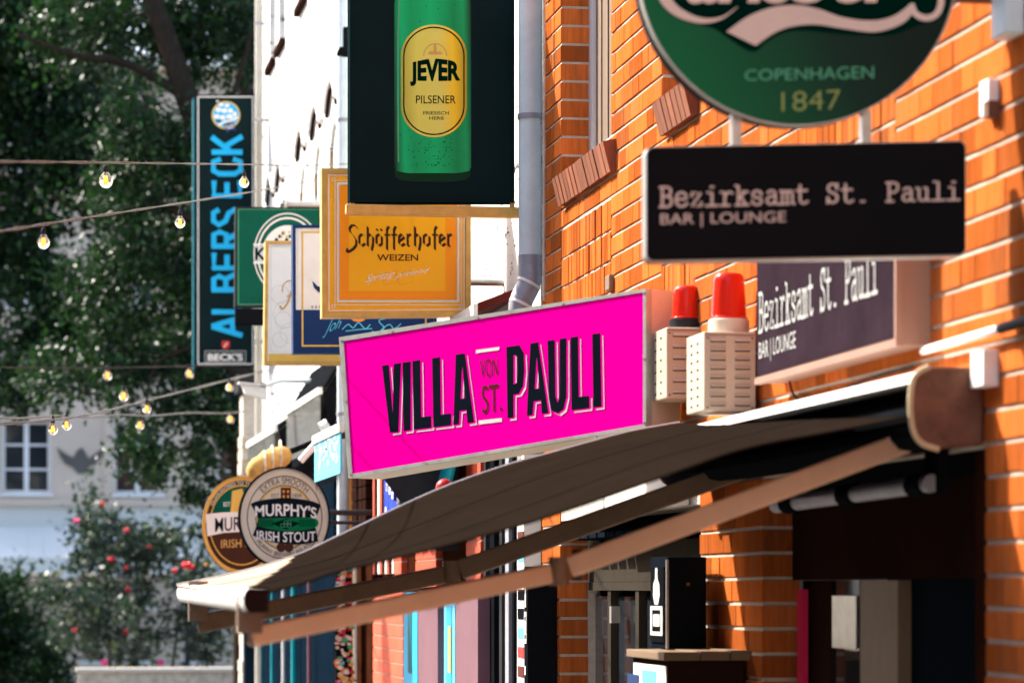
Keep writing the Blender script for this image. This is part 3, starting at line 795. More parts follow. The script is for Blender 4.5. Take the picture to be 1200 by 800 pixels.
# ================================================================ SIGNS
# ---- pink panel
Yn = 10.75
a = at(757, 420, Yn); b = at(400, 470, 12.1); nrm = Vector((-(b - a).y, (b - a).x, 0)); nrm = nrm if nrm.y < 0 else -nrm
vp = Pl(a, nrm)
vq = [(397, 395), (757, 338), (757, 500), (408, 560)]
vs = thing('bar_sign', 'bright magenta box sign reading VILLA VON ST. PAULI in black letters', 'sign')
vp.slab(vq, -.004, .18).build('housing', 'cream_paint', vs)
frame(vp, vq, [(402.5, 399.5), (753.5, 342.5), (753.5, 497), (412.5, 555)], .002, .03).build('frame', 'frame_metal', vs)
mb = MB(); vp.fill(mb, [(402, 399), (754, 342), (754, 497.5), (412, 555.5)], -.001); mb.build('face_panel', 'magenta', vs)
LW = [   # letters as polygons, u right, v up
 ('V', 203, 270, [[(0, 1), (.36, 1), (.56, .28), (.62, 1), (1, 1), (.86, 0), (.42, 0)]]),
 ('I', 275, 304, [[(0, 1), (1, 1), (1, 0), (.15, 0)]]),
 ('L', 310, 376, [[(0, 1), (.42, 1), (.47, .17), (1, .17), (1, 0), (.07, 0)]]),
 ('L', 379, 446, [[(0, 1), (.42, 1), (.47, .17), (1, .17), (1, 0), (.07, 0)]]),
 ('A', 455, 527, [[(.10, 1), (.55, 1), (.40, .75), (.34, .36), (.30, .22), (.26, 0), (-.02, 0)], [(.55, 1), (1.0, 0), (.66, 0), (.62, .20), (.55, .36), (.45, .75), (.40, 1)], [(.30, .36), (.6, .36), (.66, .19), (.25, .19)]]),
 ('P', 640, 704, [[(0, 1), (.40, 1), (.40, 0), (.06, 0)], [(.38, 1), (.72, 1), (.96, .88), (1, .62), (.92, .42), (.68, .32), (.38, .32), (.38, .46), (.58, .48), (.62, .62), (.60, .82), (.52, .87), (.38, .87)]]),
 ('A', 710, 790, [[(.18, 1), (.55, 1), (.45, .75), (.38, .36), (.34, .22), (.28, 0), (.02, 0)], [(.53, 1), (.98, 0), (.68, 0), (.64, .20), (.58, .36), (.48, .75), (.42, 1)], [(.36, .36), (.6, .36), (.66, .19), (.32, .19)]]),
 ('U', 785, 856, [[(0, 1), (.36, 1), (.40, .22), (.50, .13), (.60, .22), (.60, 1), (.94, 1), (.94, .2), (.80, .03), (.52, -.02), (.20, .03), (.06, .2)]]),
 ('L', 866, 932, [[(0, 1), (.40, 1), (.44, .17), (1, .17), (1, 0), (.05, 0)]]),
 ('I', 942, 975, [[(0, 1), (.86, 1), (1, 0), (.12, 0)]]),
]
def vtop(x): return 325 - (x - 203) * .1495
def vbot(x): return 561 - (x - 228) * .1235
def letters(mb, dx, dy, off, k):
    for i, (ch, x0, x1, polys) in enumerate(LW[k:k + 1]):
        for j, P in enumerate(polys):
            q = []
            for u, v in P:
                x = x0 + (x1 - x0) * u; y = vbot(x) * (1 - v) + vtop(x) * v
                q.append((380 + x / 3 + dx, 320 + y / 3 + dy))
            vp.fill(mb, q, off + .00005 * j)
for dx, dy, off, m_ in ((3.4, 3.0, .0003, 'off_white'), (2.2, .6, .0006, 'magenta'), (0, 0, .0009, 'black_panel')):
    for k in range(len(LW)):
        mb = MB(); letters(mb, dx, dy, off, k)
        if m_ == 'magenta': letters(mb, 1.2, 1.4, off + .00015, k)
        mb.build({'off_white': 'letter_shadow', 'magenta': 'letter_gap'}.get(m_, 'letter'), m_, vs, fix=False)
for q in ([(557.7, 410), (585, 406.3), (585, 410), (557.7, 414)], [(561, 492.5), (588, 489.5), (588, 494), (561, 497.3)]):
    mb = MB(); vp.fill(mb, q, .0005); mb.build('white_bar', 'off_white', vs, fix=False)
text_parts(vp, vs, 'VON', quadwarp((562, 421.5), (583, 418.5), (583, 440), (563, 443)), .0005, 'dark_red')
text_parts(vp, vs, 'ST.', quadwarp((564, 452), (588, 448.5), (588, 481.5), (565, 485)), .0005, 'dark_red')
MB().tube([at(800, 345, Yn + .1), at(800, 345, Yn + .1) + Vector((.12, 0, 0))], .02, 10).build('wall_bracket', 'dark_metal', vs)
for (px, py) in ((400.5, 399), (460, 388), (560, 372), (660, 356), (754.5, 343), (755, 420), (755, 495), (411, 555), (500, 543), (600, 527), (700, 511), (405.5, 470)):
    p = vp.P(px, py, .002); MB().lathe(p, [(.006, 0), (.005, .002), (0, .003)], 8, vp.n).build('screw', 'steel', vs, fix=False)
# ---- generic projecting panel
def panel(name, label, Y, q, rim, depth, rim_m, face_m, rimw, reach=None, brackets=(), box_m=None):
    pl = Pl((0, Y, 0)); t = thing(name, label, 'sign')
    pl.slab(q, -.004, depth).build('housing', box_m or rim_m, t, bevel=0)
    frame(pl, q, inset(q, rimw), .008, .02).build('frame', rim_m, t)
    mb = MB(); pl.fill(mb, inset(q, rimw - .3), 0); mb.build('face_panel', face_m, t)
    for py in brackets:
        p = pl.P(q[1][0], py); MB().tube([(p.x - .02, Y + .03, p.z), (WX + .02, Y + .03, p.z)], .018, 10).build('bracket', 'steel', t, smooth=True)
    return t, pl
def line(pl, mb, q, w, off):
    ring(pl, mb, q, inset(q, w), off)
# beer bottle panel
t, pl = panel('bottle_sign', 'large dark panel with a printed green beer bottle reading JEVER PILSENER', 14.1, rect(410, -75, 603, 237), 1, .10, 'sign_dark', 'sign_dark', 2)
G = [(0, (.0, .03, .015)), (.05, (.0, .22, .07)), (.12, (.0, .50, .17)), (.24, (.0, .36, .11)), (.5, (.0, .50, .16)), (.78, (.0, .28, .08)), (.90, (.005, .36, .11)), (1, (.0, .025, .012))]
printmat('bottle_print', G, pl.P(461, 100), pl.P(554, 100))
mb = MB()
pl.fill(mb, [(492, -70), (522, -70), (524, -52), (540, -36), (549, -18), (552, 5), (552, 196), (549, 203), (465, 203), (462, 196), (462, 5), (466, -18), (474, -36), (490, -52)], .001)
mb.build('bottle_image', 'bottle_print', t, fix=False)
mat('foot_print', (.012, .045, .022), .4)
mb = MB(); pl.fill(mb, smooth([(462, 200), (480, 203), (507, 204), (534, 203), (552, 200)], 4) + [(551, 207), (545, 211), (530, 213), (484, 213), (469, 211), (463, 207)], .0015); mb.build('bottle_foot', 'foot_print', t, fix=False)
printmat('label_print', [(0, (.45, .42, .05)), (.25, (.75, .72, .12)), (.6, (.80, .74, .14)), (.8, (1.0, .66, .02)), (1, (.50, .33, .02))], pl.P(470, 100), pl.P(547, 100))
def stadium(x0, y0, x1, y1, ry):
    cx = (x0 + x1) / 2; rx = (x1 - x0) / 2
    return circ(cx, y0 + ry, rx, ry, 20, 180, 360) + circ(cx, y1 - ry, rx, ry, 20, 0, 180)
mb = MB(); pl.fill(mb, stadium(470, 29, 547, 161, 36), .002); mb.build('label', 'label_print', t, fix=False)
mb = MB(); ring(pl, mb, stadium(472.5, 31.5, 544.5, 158.5, 34), stadium(474, 33, 543, 157, 33), .003); mb.build('label_line', 'green_dark', t, fix=False)
mb = MB()
jw = lambda u, v: (480.5 + 59 * u, (100.5 + 2.5 * math.cos((u - .5) * 3)) * (1 - v) + (74.5 - 5.5 * math.cos((u - .5) * 3)) * v)
text_parts(pl, t, 'JEVER', jw, .003, 'green_dark', bold=.045)
text(pl, mb, 'PILSENER', boxwarp(487.5, 112, 534, 121.5), .003, bold=.004)
text(pl, mb, 'FRIESISCH', boxwarp(496, 130.5, 526, 134.5), .003); text(pl, mb, 'HERB', boxwarp(503, 136.5, 520, 140.5), .003)
mb.build('lettering', 'green_dark', t, fix=False)
mb = MB()
for q in ([(501, 64), (519, 64), (516, 60), (512, 61), (511, 51), (509, 51), (508, 61), (504, 60)],): pl.fill(mb, q, .003)
ring(pl, mb, circ(510, 66, 14, 15, 16, 180, 360)[:], circ(510, 66, 13, 14, 16, 180, 360)[:], .003)
mb.build('castle_emblem', 'gold', t, fix=False)
mb = MB()
for i in range(150):
    y = random.uniform(-5, 196) if i % 3 == 0 else random.uniform(150, 196); x = random.gauss(507, 17); r = random.uniform(.35, .9) * (1.6 if i < 6 else 1)
    if 464 < x < 550 and not inpoly(x, y, stadium(468, 27, 549, 163, 36)): pl.fill(mb, circ(x, y, r, n=7), .0022)
mb.build('droplets', 'green_frame', t, kind='stuff', fix=False)
mb = MB(); ribbon(pl, mb, smooth([(470, -12), (467.5, 10), (466.5, 60), (466.5, 120), (467, 190)]), 1.8, .0024); mb.build('glass_highlight', 'green_pale', t, fix=False)
p0 = at(405, 245, 14.12); p1 = at(609, 245, 14.12)
MB().box(p0.x, p1.x, 14.09, 14.15, p0.z - .027, p0.z + .022).build('support_bar', 'gold', t, bevel=.008)
for px in (413, 600): q = at(px, 238, 14.12); MB().box(q.x - .01, q.x + .01, 14.11, 14.13, p0.z, q.z + .02).build('bar_stub', 'gold', t)
# orange beer sign
t, pl = panel('beer_sign', 'orange framed sign reading Schöfferhofer WEIZEN in blackletter', 15.0, [(377, 197), (552, 199), (552, 370.5), (377.5, 372)], 1, .10, 'gold', 'orange_sign', 6, brackets=(330,))
mb = MB(); qq = inset([(377, 197), (552, 199), (552, 370.5), (377.5, 372)], 7.5); line(pl, mb, qq, 1.2, .002)
q3 = rect(395, 214, 538, 354); line(pl, mb, q3, 1.4, .002); line(pl, mb, rect(392.2, 211, 541, 357.5), .7, .002)
for cx, cy in ((391, 210.5), (390.5, 359), (540, 359), (540, 210.5)): line(pl, mb, rect(cx - 2, cy - 2, cx + 2, cy + 2), .6, .003)
mb.build('border_lines', 'off_white', t, fix=False)
mb = MB(); pl.fill(mb, rect(397.5, 216.5, 535.5, 351.5), .001); mb.build('inner_panel', 'orange_deep', t, fix=False)
mb = MB(); line(pl, mb, rect(396.6, 215.6, 536.4, 352.4), .8, .003); mb.build('blue_line', 'zinc', t, fix=False)
mb = MB(); pl.fill(mb, rect(409, 223, 522, 341), .0015); mb.build('centre_panel', 'orange_sign', t, fix=False)
mb = MB(); x = 407; s = [('S', 12.5), ('c', 9.8), ('h', 10.2), ('O', 10.2), ('f', 8.2), ('f', 8.2), ('e', 9.6), ('r', 9.0), ('h', 10.2), ('o', 10.8), ('f', 8.2), ('e', 9.2), ('r', 9.6)]
for ch, adv in s:
    wd, sts = BLK[ch]; cw = adv * 1.02; mb = MB()
    for j, st_ in enumerate(sts):
        thin = 1
        pts = [(x + u * cw * .95, 288.5 - v * 14.2) for u, v in st_]
        nib(pl, mb, pts, 1.35 if not (ch == 'f' and j == 1) else .6, 1.15, .003 + .0004 * j)
    x += adv; mb.build('letter', 'brown_print', t, fix=False)
mb = MB()
text(pl, mb, 'WEIZEN', boxwarp(442, 298, 490, 305.5), .003, bold=.012)
mb.build('lettering', 'brown_print', t, fix=False)
mb = MB()
for cx in (456, 474): line(pl, mb, [(cx - 9, 322), (cx + 8, 316), (cx + 10, 331), (cx - 6, 334)], .5, .002)
mb.build('flower_emblem', 'dark_red', t, fix=False).data.materials[0] = M('banner_orange')
mb = MB()
text(pl, mb, 'Spritzig', quadwarp((430, 322), (464, 316), (461, 327), (427, 334)), .004, shear=.5, bold=-.008)
text(pl, mb, 'prickelnd', quadwarp((465, 319), (504, 313), (502, 321), (462, 328)), .004, shear=.5, bold=-.008)
mb.build('script_lettering', 'off_white', t, fix=False)
# navy and white sign
q = [(343, 263.5), (512, 263.5), (512, 414), (343.5, 414)]
t, pl = panel('beer_sign', 'navy framed sign, white above and dark blue below with light blue handwriting', 16.6, q, 1, .10, 'navy', 'off_white', 3.5)
mb = MB(); pl.fill(mb, [(346.5, 363), (508, 363), (508, 410.5), (346.5, 410.5)], .001); mb.build('blue_panel', 'navy', t, fix=False)
mb = MB(); line(pl, mb, rect(353.5, 271, 500, 406), 2, .002); mb.build('gold_line', 'gold_print', t, fix=False)
mb = MB(); line(pl, mb, rect(348.5, 266.5, 506, 362), .7, .002); mb.build('grey_line', 'zinc', t, fix=False)
mb = MB(); text(pl, mb, 'Joh', quadwarp((382, 376), (401, 372), (398, 388), (378, 396)), .003, shear=.5, bold=-.012)
ribbon(pl, mb, smooth([(401, 386), (408, 380), (414, 384), (420, 378), (428, 385), (434, 380)]), 1.1, .003); ribbon(pl, mb, smooth([(405, 388), (420, 386), (436, 385)]), 1, .0032)
ribbon(pl, mb, smooth([(452, 373), (444, 376), (450, 384), (444, 390), (436, 388)]), 1.2, .003); ribbon(pl, mb, smooth([(446, 387), (456, 380), (462, 385), (470, 379)]), 1.1, .0034); ribbon(pl, mb, [(446, 389), (466, 386)], 1, .0036)
mb.build('script_lettering', 'cyan_light', t, fix=False)
mb = MB(); pl.fill(mb, circ(420, 372, 9, 5), .0025); mb.build('red_emblem', 'banner_orange', t, fix=False)
mb = MB(); pl.fill(mb, [(366, 329), (368, 337), (373, 342), (380, 345), (390, 345), (390, 337), (380, 338), (372, 335)], .002); mb.build('crescent_emblem', 'navy', t, fix=False)
mb = MB()
for x in (365, 369.5, 374): text(pl, mb, 'B', boxwarp(x, 358, x + 2.2, 361), .003)
mb.build('small_lettering', 'dark_metal', t, fix=False)
# cream sign with gold initial
q = [(311, 282), (470, 282), (468, 427), (309.5, 427)]
t, pl = panel('beer_sign', 'pale cream sign with gold frame and ornate gold script letter', 18.0, q, 1, .10, 'gold', 'off_white', 4)
mb = MB(); line(pl, mb, rect(317, 288, 462, 413), .9, .002); mb.build('grey_line', 'zinc', t, fix=False)
mb = MB(); pl.fill(mb, rect(314.5, 414.5, 463, 423), .001); mb.build('gold_band', 'gold_print', t, fix=False)
mb = MB()
ribbon(pl, mb, smooth([(331, 342), (332, 334), (338, 329), (346, 330), (352, 327)]), [1.5] * 25, .002)
ribbon(pl, mb, smooth([(345, 331), (341, 343), (337, 355), (331, 362), (328, 358)]), 2.2, .0023)
ribbon(pl, mb, smooth([(336, 347), (343, 347), (347, 354), (352, 350)]), 1.6, .0026)
mb.build('script_lettering', 'brown_print', t, fix=False).data.materials[0] = M('gold')
mb = MB()
for (cx, cy, r) in ((328, 345, 11), (332, 375, 10), (340, 390, 12), (328, 398, 9), (336, 368, 16)):
    ring(pl, mb, circ(cx, cy, r, n=24), circ(cx, cy, r - .6, n=24), .0012 + r * .00002)
mat('grey_print', (.60, .60, .58), .5); mb.build('embossed_print', 'grey_print', t, fix=False)
# green sign
q = [(276, 242.5), (420, 242.5), (420, 359.5), (275, 359.5)]
t, pl = panel('beer_sign', 'dark green square sign with white oval rings and letter K', 21.0, q, 1, .10, 'dark_metal', 'green_frame', 2)
mb = MB()
for r0, r1 in ((43, 41.6), (38.6, 36.6)): ring(pl, mb, circ(337, 298, r0 * .93, r0 * 1.13), circ(337, 298, r1 * .93, r1 * 1.13), .002)
for y in (287.5, 309): pl.fill(mb, rect(297, y - 2, 345, y), .003)
pl.fill(mb, circ(337, 298, 30, 34), .0022)
mb.build('oval_rings', 'off_white', t, fix=False)
mb = MB(); pl.fill(mb, rect(297.5, 288, 372, 307), .0025); mb.build('name_band', 'grey_print', t, fix=False)
text_parts(pl, t, 'K', boxwarp(299, 290, 312, 305), .004, 'green_dark', bold=.03); text_parts(pl, t, 'I', boxwarp(313, 290, 316, 305), .004, 'green_dark', bold=.02)
mb = MB()
for i in range(6): pl.fill(mb, circ(324 + i * 4, 281 - (i % 3) * 4, 2.2, n=8), .004)
mb.build('hop_leaves', 'green_dark', t, fix=False)
mb = MB()
for i in range(5): pl.fill(mb, circ(330 + i * 3, 277 - (i % 2) * 5, 1.6, n=8), .005 + .0002 * i)
mb.build('hop_emblem', 'gold_print', t, fix=False)
mb = MB(); line(pl, mb, rect(279, 245, 417, 357), .8, .002); mb.build('green_line', 'green_pale', t, fix=False)
p = at(276, 362, 21.02); q_ = at(420, 382, 21.02); MB().box(p.x, q_.x, 20.98, 21.1, q_.z, p.z).build('base_box', 'black', t)
p = at(333, 239, 21.0)
MB().tube([p, (WX, 21.0, p.z)], .023, 12).build('bracket_tube', 'steel', t, smooth=True)
MB().lathe(p - Vector((.0, 0, 0)), [(0, -.035), (.025, -.028), (.035, 0), (.025, .028), (0, .035)], 12).build('ball_finial', 'steel', t, smooth=True)
# tall blade sign
q = rect(229, 111, 298, 429)
t, pl = panel('blade_sign', 'tall black vertical sign reading ALBERS ECK in bright blue with ship emblem', 28.9, q, 1, .14, 'sign_dark', 'sign_dark', 1, brackets=(140, 400), box_m='sign_dark')
mb = MB(); line(pl, mb, rect(231.5, 113, 297, 427), 1.3, .002); mb.build('border_line', 'off_white', t, fix=False)
p = at(227.5, 260, 28.9); MB().box(p.x - .012, p.x + .005, 28.87, 29.0, at(0, 430, 28.9).z, at(0, 110, 28.9).z).build('side_trim', 'teal_dark', t)
mb = MB()
CH = {  # letters drawn upright in a unit box, stroked heavy
 'A': [[(0, 0), (.5, 1)], [(1, 0), (.5, 1)], [(.2, .32), (.8, .32)]], 'L': [[(.1, 1), (.1, .08), (1, .08)]],
 'B': [[(.12, 0), (.12, 1)], [(.1, .93), (.7, .93), (.86, .76), (.7, .54), (.1, .54)], [(.7, .54), (.92, .3), (.75, .07), (.1, .07)]],
 'E': [[(.95, .92), (.12, .92), (.12, .08), (.95, .08)], [(.12, .5), (.85, .5)]],
 'R': [[(.12, 0), (.12, 1)], [(.1, .93), (.75, .93), (.9, .74), (.75, .52), (.1, .52)], [(.5, .5), (.95, 0)]],
 'S': [[(.93, .76), (.75, .94), (.3, .94), (.1, .76), (.3, .55), (.72, .45), (.92, .26), (.72, .06), (.25, .06), (.07, .24)]],
 'C': [[(.93, .7), (.78, .94), (.3, .94), (.12, .75), (.12, .25), (.3, .06), (.78, .06), (.93, .3)]],
 'K': [[(.12, 0), (.12, 1)], [(.95, 1), (.2, .42)], [(.42, .58), (.98, 0)]]}
x = 0; W = []
for ch in 'ALBERS ECK':
    if ch == ' ': x += .32; continue
    W.append((ch, x)); x += 1.0
tot = x - .14
ta_ = lambda a, b: (248 + (1 - b) * 36, 393 - a * 234)       # reading upward
for ch, x0 in W:
    mb = MB()
    for j, st_ in enumerate(CH[ch]):
        pts = [ta_((x0 + u * .84) / tot, v) for u, v in st_]; ribbon(pl, mb, pts, 6.2, .002 + .0004 * j)
        for k_ in range(1, len(pts) - 1): pl.fill(mb, circ(pts[k_][0], pts[k_][1], 3.1, n=10), .0026 + .0004 * j)
    mb.build('letter', 'cyan', t, fix=False)
mb = MB(); text(pl, mb, "BECK'S", boxwarp(243.5, 414, 284.5, 422.5), .002, bold=.03); mb.build('small_lettering', 'off_white', t, fix=False)
mb = MB(); line(pl, mb, rect(240, 411, 288, 424.5), .6, .0015); mb.build('name_frame', 'grey_print', t, fix=False)
mb = MB(); pl.fill(mb, [(260, 399.5), (269, 399.5), (269, 406), (264.5, 409.5), (260, 406)], .002); mb.build('crest_emblem', 'red_paint', t, fix=False)
mb = MB(); ribbon(pl, mb, [(262, 407), (267, 401)], 1.0, .003); mb.build('key_emblem', 'off_white', t, fix=False)
mb = MB(); ring(pl, mb, circ(264.8, 135, 16.6, 16.2), circ(264.8, 135, 15, 14.6), .002); mb.build('emblem_ring', 'gold_print', t, fix=False)
mb = MB(); pl.fill(mb, circ(264.8, 135, 15.1, 14.7), .0015); mb.build('emblem_field', 'cyan', t, fix=False)
mb = MB()
for (x, y, w, h_) in ((259, 123, 5, 4), (266, 124, 5, 4), (256, 129, 6, 5), (263, 130, 6, 5), (270, 130, 5, 5), (254, 137, 6, 5), (261, 138, 6, 5), (269, 137, 7, 5), (275, 134, 4, 5), (255, 119, 3, 2)):
    pl.fill(mb, [(x - w * .5, y - h_ * .5), (x + w * .3, y - h_ * .6), (x + w * .65, y), (x + w * .3, y + h_ * .5), (x - w * .5, y + h_ * .4)], .003)
ribbon(pl, mb, smooth([(256, 147), (263, 143), (270, 142), (279, 137)]), 2.6, .0035)
mb.build('ship_sails', 'off_white', t, fix=False)
mb = MB(); ribbon(pl, mb, smooth([(253, 141), (262, 143.5), (272, 141), (277, 138)]), 2.2, .0032); mb.build('ship_hull', 'brown_print', t, fix=False)
mb = MB(); pl.fill(mb, [(262, 145), (273, 142), (277, 154), (270, 152), (266, 157)], .004); mb.build('pennant', 'navy', t, fix=False)
mb = MB(); text(pl, mb, 'hah', quadwarp((264, 146), (273, 143.5), (274, 150), (266, 152)), .005); mb.build('pennant_lettering', 'off_white', t, fix=False)

# ---- round stout signs
def disc(label, Y, cx, cy, rx, ry, depth, rim):
    pl = Pl((0, Y, 0)); t = thing('round_sign', label, 'sign')
    pl.slab(circ(cx, cy, rx, ry, 64), 0, depth).build('housing', 'black', t)
    frame(pl, circ(cx, cy, rx, ry, 64), circ(cx, cy, rx - 2, ry - 2, 64), .012, .02).build('rim', rim, t)
    return t, pl
t, pl = disc("front round cream sign reading MURPHY'S IRISH STOUT", 19.0, 333.5, 606, 53.5, 59.5, .10, 'black')
AR = 51.5 / 57.0
def C2(r): return circ(333.5, 606, r * AR, r, 64)
mb = MB(); pl.fill(mb, C2(57.5), .002); mb.build('face_panel', 'cream_face', t, fix=False)
mb = MB(); ring(pl, mb, C2(49), C2(47.8), .003); ring(pl, mb, C2(38), C2(36.9), .003); mb.build('ring_lines', 'brown_print', t, fix=False)
mb = MB(); ring(pl, mb, C2(36.5), C2(34.6), .003); mb.build('gold_ring', 'gold_print', t, fix=False)
mb = MB(); text(pl, mb, 'EXTRA SMOOTH', arcwarp(333.5, 606, 39.5, 47, -44, 44, AR), .004); text(pl, mb, 'MURPHY BREWERY IRELAND', lambda u, v: arcwarp(333.5, 606, 46.5, 41, 232, 128, AR)(u, v), .004)
text(pl, mb, 'EST', boxwarp(318, 578, 327, 582), .004); text(pl, mb, '1856', boxwarp(343, 578, 353.5, 582), .004)
mb.build('ring_lettering', 'brown_print', t, fix=False)
mb = MB()
pl.fill(mb, smooth([(293.5, 590), (305, 586), (333, 583), (362, 586), (376, 591)], 5) + smooth([(376, 591), (373, 600), (370, 607), (369, 615), (371, 622), (373, 634)], 4)[1:] + smooth([(373, 634), (352, 637.5), (333, 637), (315, 634), (296, 627)], 5)[1:] + smooth([(296, 627), (300, 617), (302, 607), (298, 598), (293.5, 590)], 4)[1:-1], .0045)
mb.build('banner', 'black_panel', t, fix=False)
mb = MB(); pl.fill(mb, smooth([(302, 607), (333, 606.5), (369, 607), (369, 618), (333, 622), (302, 616)], 4), .0055); mb.build('green_band', 'green_sign', t, fix=False)
mb = MB()
for i in range(10):
    for s_ in (-1, 1): x = 335.5 + s_ * (16 + i * 1.9); pl.fill(mb, rect(x - .4, 608, x + .4, 617), .006)
pl.fill(mb, [(318, 613), (335, 607.5), (352, 613), (335, 620)], .0062); mb.build('band_pattern', 'green_dark', t, fix=False)
mb = MB()
for dx in (-4, 0, 4):
    for dy in (-1.8, 1.8): ring(pl, mb, circ(335 + dx, 613.5 + dy, 2.4, n=12), circ(335 + dx, 613.5 + dy, 1.9, n=12), .0066 + .0001 * dx + .00002 * dy)
mb.build('knot_emblem', 'green_pale', t, fix=False)
mb = MB(); aw = lambda u, v: (299 + 72 * u, (605.5 - 2.2 * math.cos((u - .5) * 3) * 1 + (u * 2)) * (1 - v) + (592.5 - 4 * math.cos((u - .5) * 3) + u * 2) * v)
text_parts(pl, t, "MURPHY'S", aw, .0065, 'off_white', bold=.02)
bw = lambda u, v: (301 + 69 * u, (631 + 3 * math.cos((u - .5) * 3) + u * 2) * (1 - v) + (621 + 1.5 * math.cos((u - .5) * 3) + u * 1) * v)
text_parts(pl, t, 'IRISH STOUT', bw, .0065, 'off_white', bold=.012)
mb = MB(); pl.fill(mb, rect(329, 571, 341, 585), .0042); mb.build('tower_emblem', 'dark_red', t, fix=False)
mb = MB()
for x, y in ((331.5, 574), (336.5, 574), (331.5, 580), (336.5, 580)): pl.fill(mb, rect(x, y, x + 2, y + 3), .005)
mb.build('tower_windows', 'gold_print', t, fix=False)
mb = MB()
for x in (329.5, 338.5): pl.fill(mb, circ(x, 641, 5.5, 5.5, 16), .0042 + x * .000001)
mb.build('medal_emblem', 'brown_print', t, fix=False)
for py in (612,):
    p = at(386, py, 19.04); MB().tube([(p.x, 19.04, p.z), (WX, 19.04, p.z)], .012, 10).build('bracket', 'dark_metal', t, smooth=True)
t, pl = disc('rear round sign with brass edge, mostly hidden behind the cream one', 20.4, 283, 615, 46, 57.5, .10, 'gold')
AR = 44 / 55
def C2(r): return circ(283, 615, r * AR, r, 64)
mb = MB(); pl.fill(mb, C2(55.5), .002); mb.build('face_panel', 'dark_red', t, fix=False).data.materials[0] = M('brown_print')
mb = MB(); ring(pl, mb, C2(55.4), C2(52.5), .003); ring(pl, mb, C2(47), C2(45.6), .003); mb.build('gold_rings', 'gold_print', t, fix=False)
mb = MB(); pl.fill(mb, [p_ for p_ in circ(283, 615, 45 * AR, 45, 40, 180, 360)], .0035); mb.build('green_dome', 'green_frame', t, fix=False)
mb = MB(); pl.fill(mb, [(241, 602), (262, 600), (325, 598), (325, 620), (262, 624), (243, 628)], .004); mb.build('name_band', 'off_white', t, fix=False)
mb = MB(); pl.fill(mb, [(272, 575), (284, 572), (290, 600), (270, 600)], .0038); mb.build('harp_emblem', 'gold_print', t, fix=False)
mb = MB(); text(pl, mb, "MURPHY'S", quadwarp((252, 606), (318, 602), (318, 618), (252, 623)), .005, bold=.01); mb.build('lettering', 'black_panel', t, fix=False)
mb = MB(); text(pl, mb, 'IRISH STOUT', quadwarp((259, 632), (322, 629), (322, 639), (259, 642)), .004, bold=.01); mb.build('lower_lettering', 'gold', t, fix=False)
mb = MB(); text(pl, mb, 'EST', boxwarp(262, 588, 270, 593), .0045, bold=.01); text(pl, mb, 'GUARANTEED TO THE ORIGINAL', arcwarp(283, 615, 47.6, 51.6, -62, 60, AR), .0045); mb.build('small_lettering', 'off_white', t, fix=False)
p = at(320, 600, 20.45); MB().tube([(p.x, 20.45, p.z), (WX + .1, 20.45, p.z)], .02, 10).build('bracket', 'dark_metal', t, smooth=True)

# ---- near signs
Yb = 7.22
pl = Pl((0, Yb, 0))
t = thing('lounge_sign', 'black rounded sign hanging out from the wall, reading Bezirksamt St. Pauli', 'sign')
bq = rrect(757, 172, 1132, 308, 9, skew=-.0195)
pl.slab(bq, 0, .045).build('housing', 'steel', t)
mb = MB(); pl.fill(mb, rrect(758.3, 173, 1131.3, 305.5, 8.5, skew=-.0195), .003); mb.build('face_panel', 'sign_black', t, fix=False)
slabtext(pl, t, 'pink_white', 'Bezirksamt St. Pauli', quadwarp((773, 219.5), (1127, 212.5), (1127, 234), (773, 242.5)), .005, w=.112)
text_parts(pl, t, 'BAR | LOUNGE', quadwarp((774, 250.5), (921, 247.5), (921, 264), (774, 267)), .005, 'pink_white')
for px in (862, 1014):
    a = pl.P(px, 130, -.04); b = pl.P(px, 172, -.04); MB().box(a.x - .012, a.x + .012, a.y - .012, a.y + .012, b.z, a.z).build('hanger', 'steel', t)
a = pl.P(1132, 128, -.04)
MB().box(a.x + .05, WX + .01, Yb + .02, Yb + .06, a.z - .02, a.z + .02).build('arm', 'cap_plastic', t)
p = onX(1152, 97, WX - .02); q = onX(1162, 134, WX - .02)
MB().box(p.x - .01, WX, p.y - .07, p.y, q.z, p.z).build('wall_plate', 'awning_white', t, bevel=.004)
# round green sign
t = thing('brewery_sign', 'big round green sign cut by the top edge, reading COPENHAGEN 1847', 'sign')
def CC(r): return circ(935, -40, r, r, 96)
pl.slab(CC(187), 0, .07).build('housing', 'dark_metal', t)
frame(pl, CC(187.5), CC(186), .006, .02).build('rim', 'frame_metal', t)
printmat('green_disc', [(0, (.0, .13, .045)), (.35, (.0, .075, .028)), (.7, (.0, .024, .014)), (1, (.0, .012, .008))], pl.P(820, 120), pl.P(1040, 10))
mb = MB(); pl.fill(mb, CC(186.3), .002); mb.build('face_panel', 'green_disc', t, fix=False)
mb = MB(); pl.fill(mb, smooth([(772, -60), (774, 2), (800, 24), (835, 33), (852, 44), (882, 61), (900, 48), (930, 36), (985, 40), (1040, 42), (1070, 32), (1098, 22), (1112, 6), (1105, -60)], 4), .003); mb.build('dark_field', 'green_dark', t, fix=False)
sc = lambda P: [(750 + a / 3.158, b / 3.158) for a, b in P]
mb = MB()
ribbon(pl, mb, smooth(sc([(70, -90), (85, -20), (120, 30), (175, 63), (240, 78), (305, 66), (362, 26)]), 6), [9, 9.5, 10, 11, 12, 13, 13.5, 13.5, 13, 13, 12.5, 12, 12, 11.5, 11, 10.5, 10, 9.5, 9, 8.5, 8, 7.5, 7, 6.5, 6, 5.5, 5, 4.5, 4, 3.5, 3, 2.5, 2, 1.6, 1.3, 1, .8], .005)
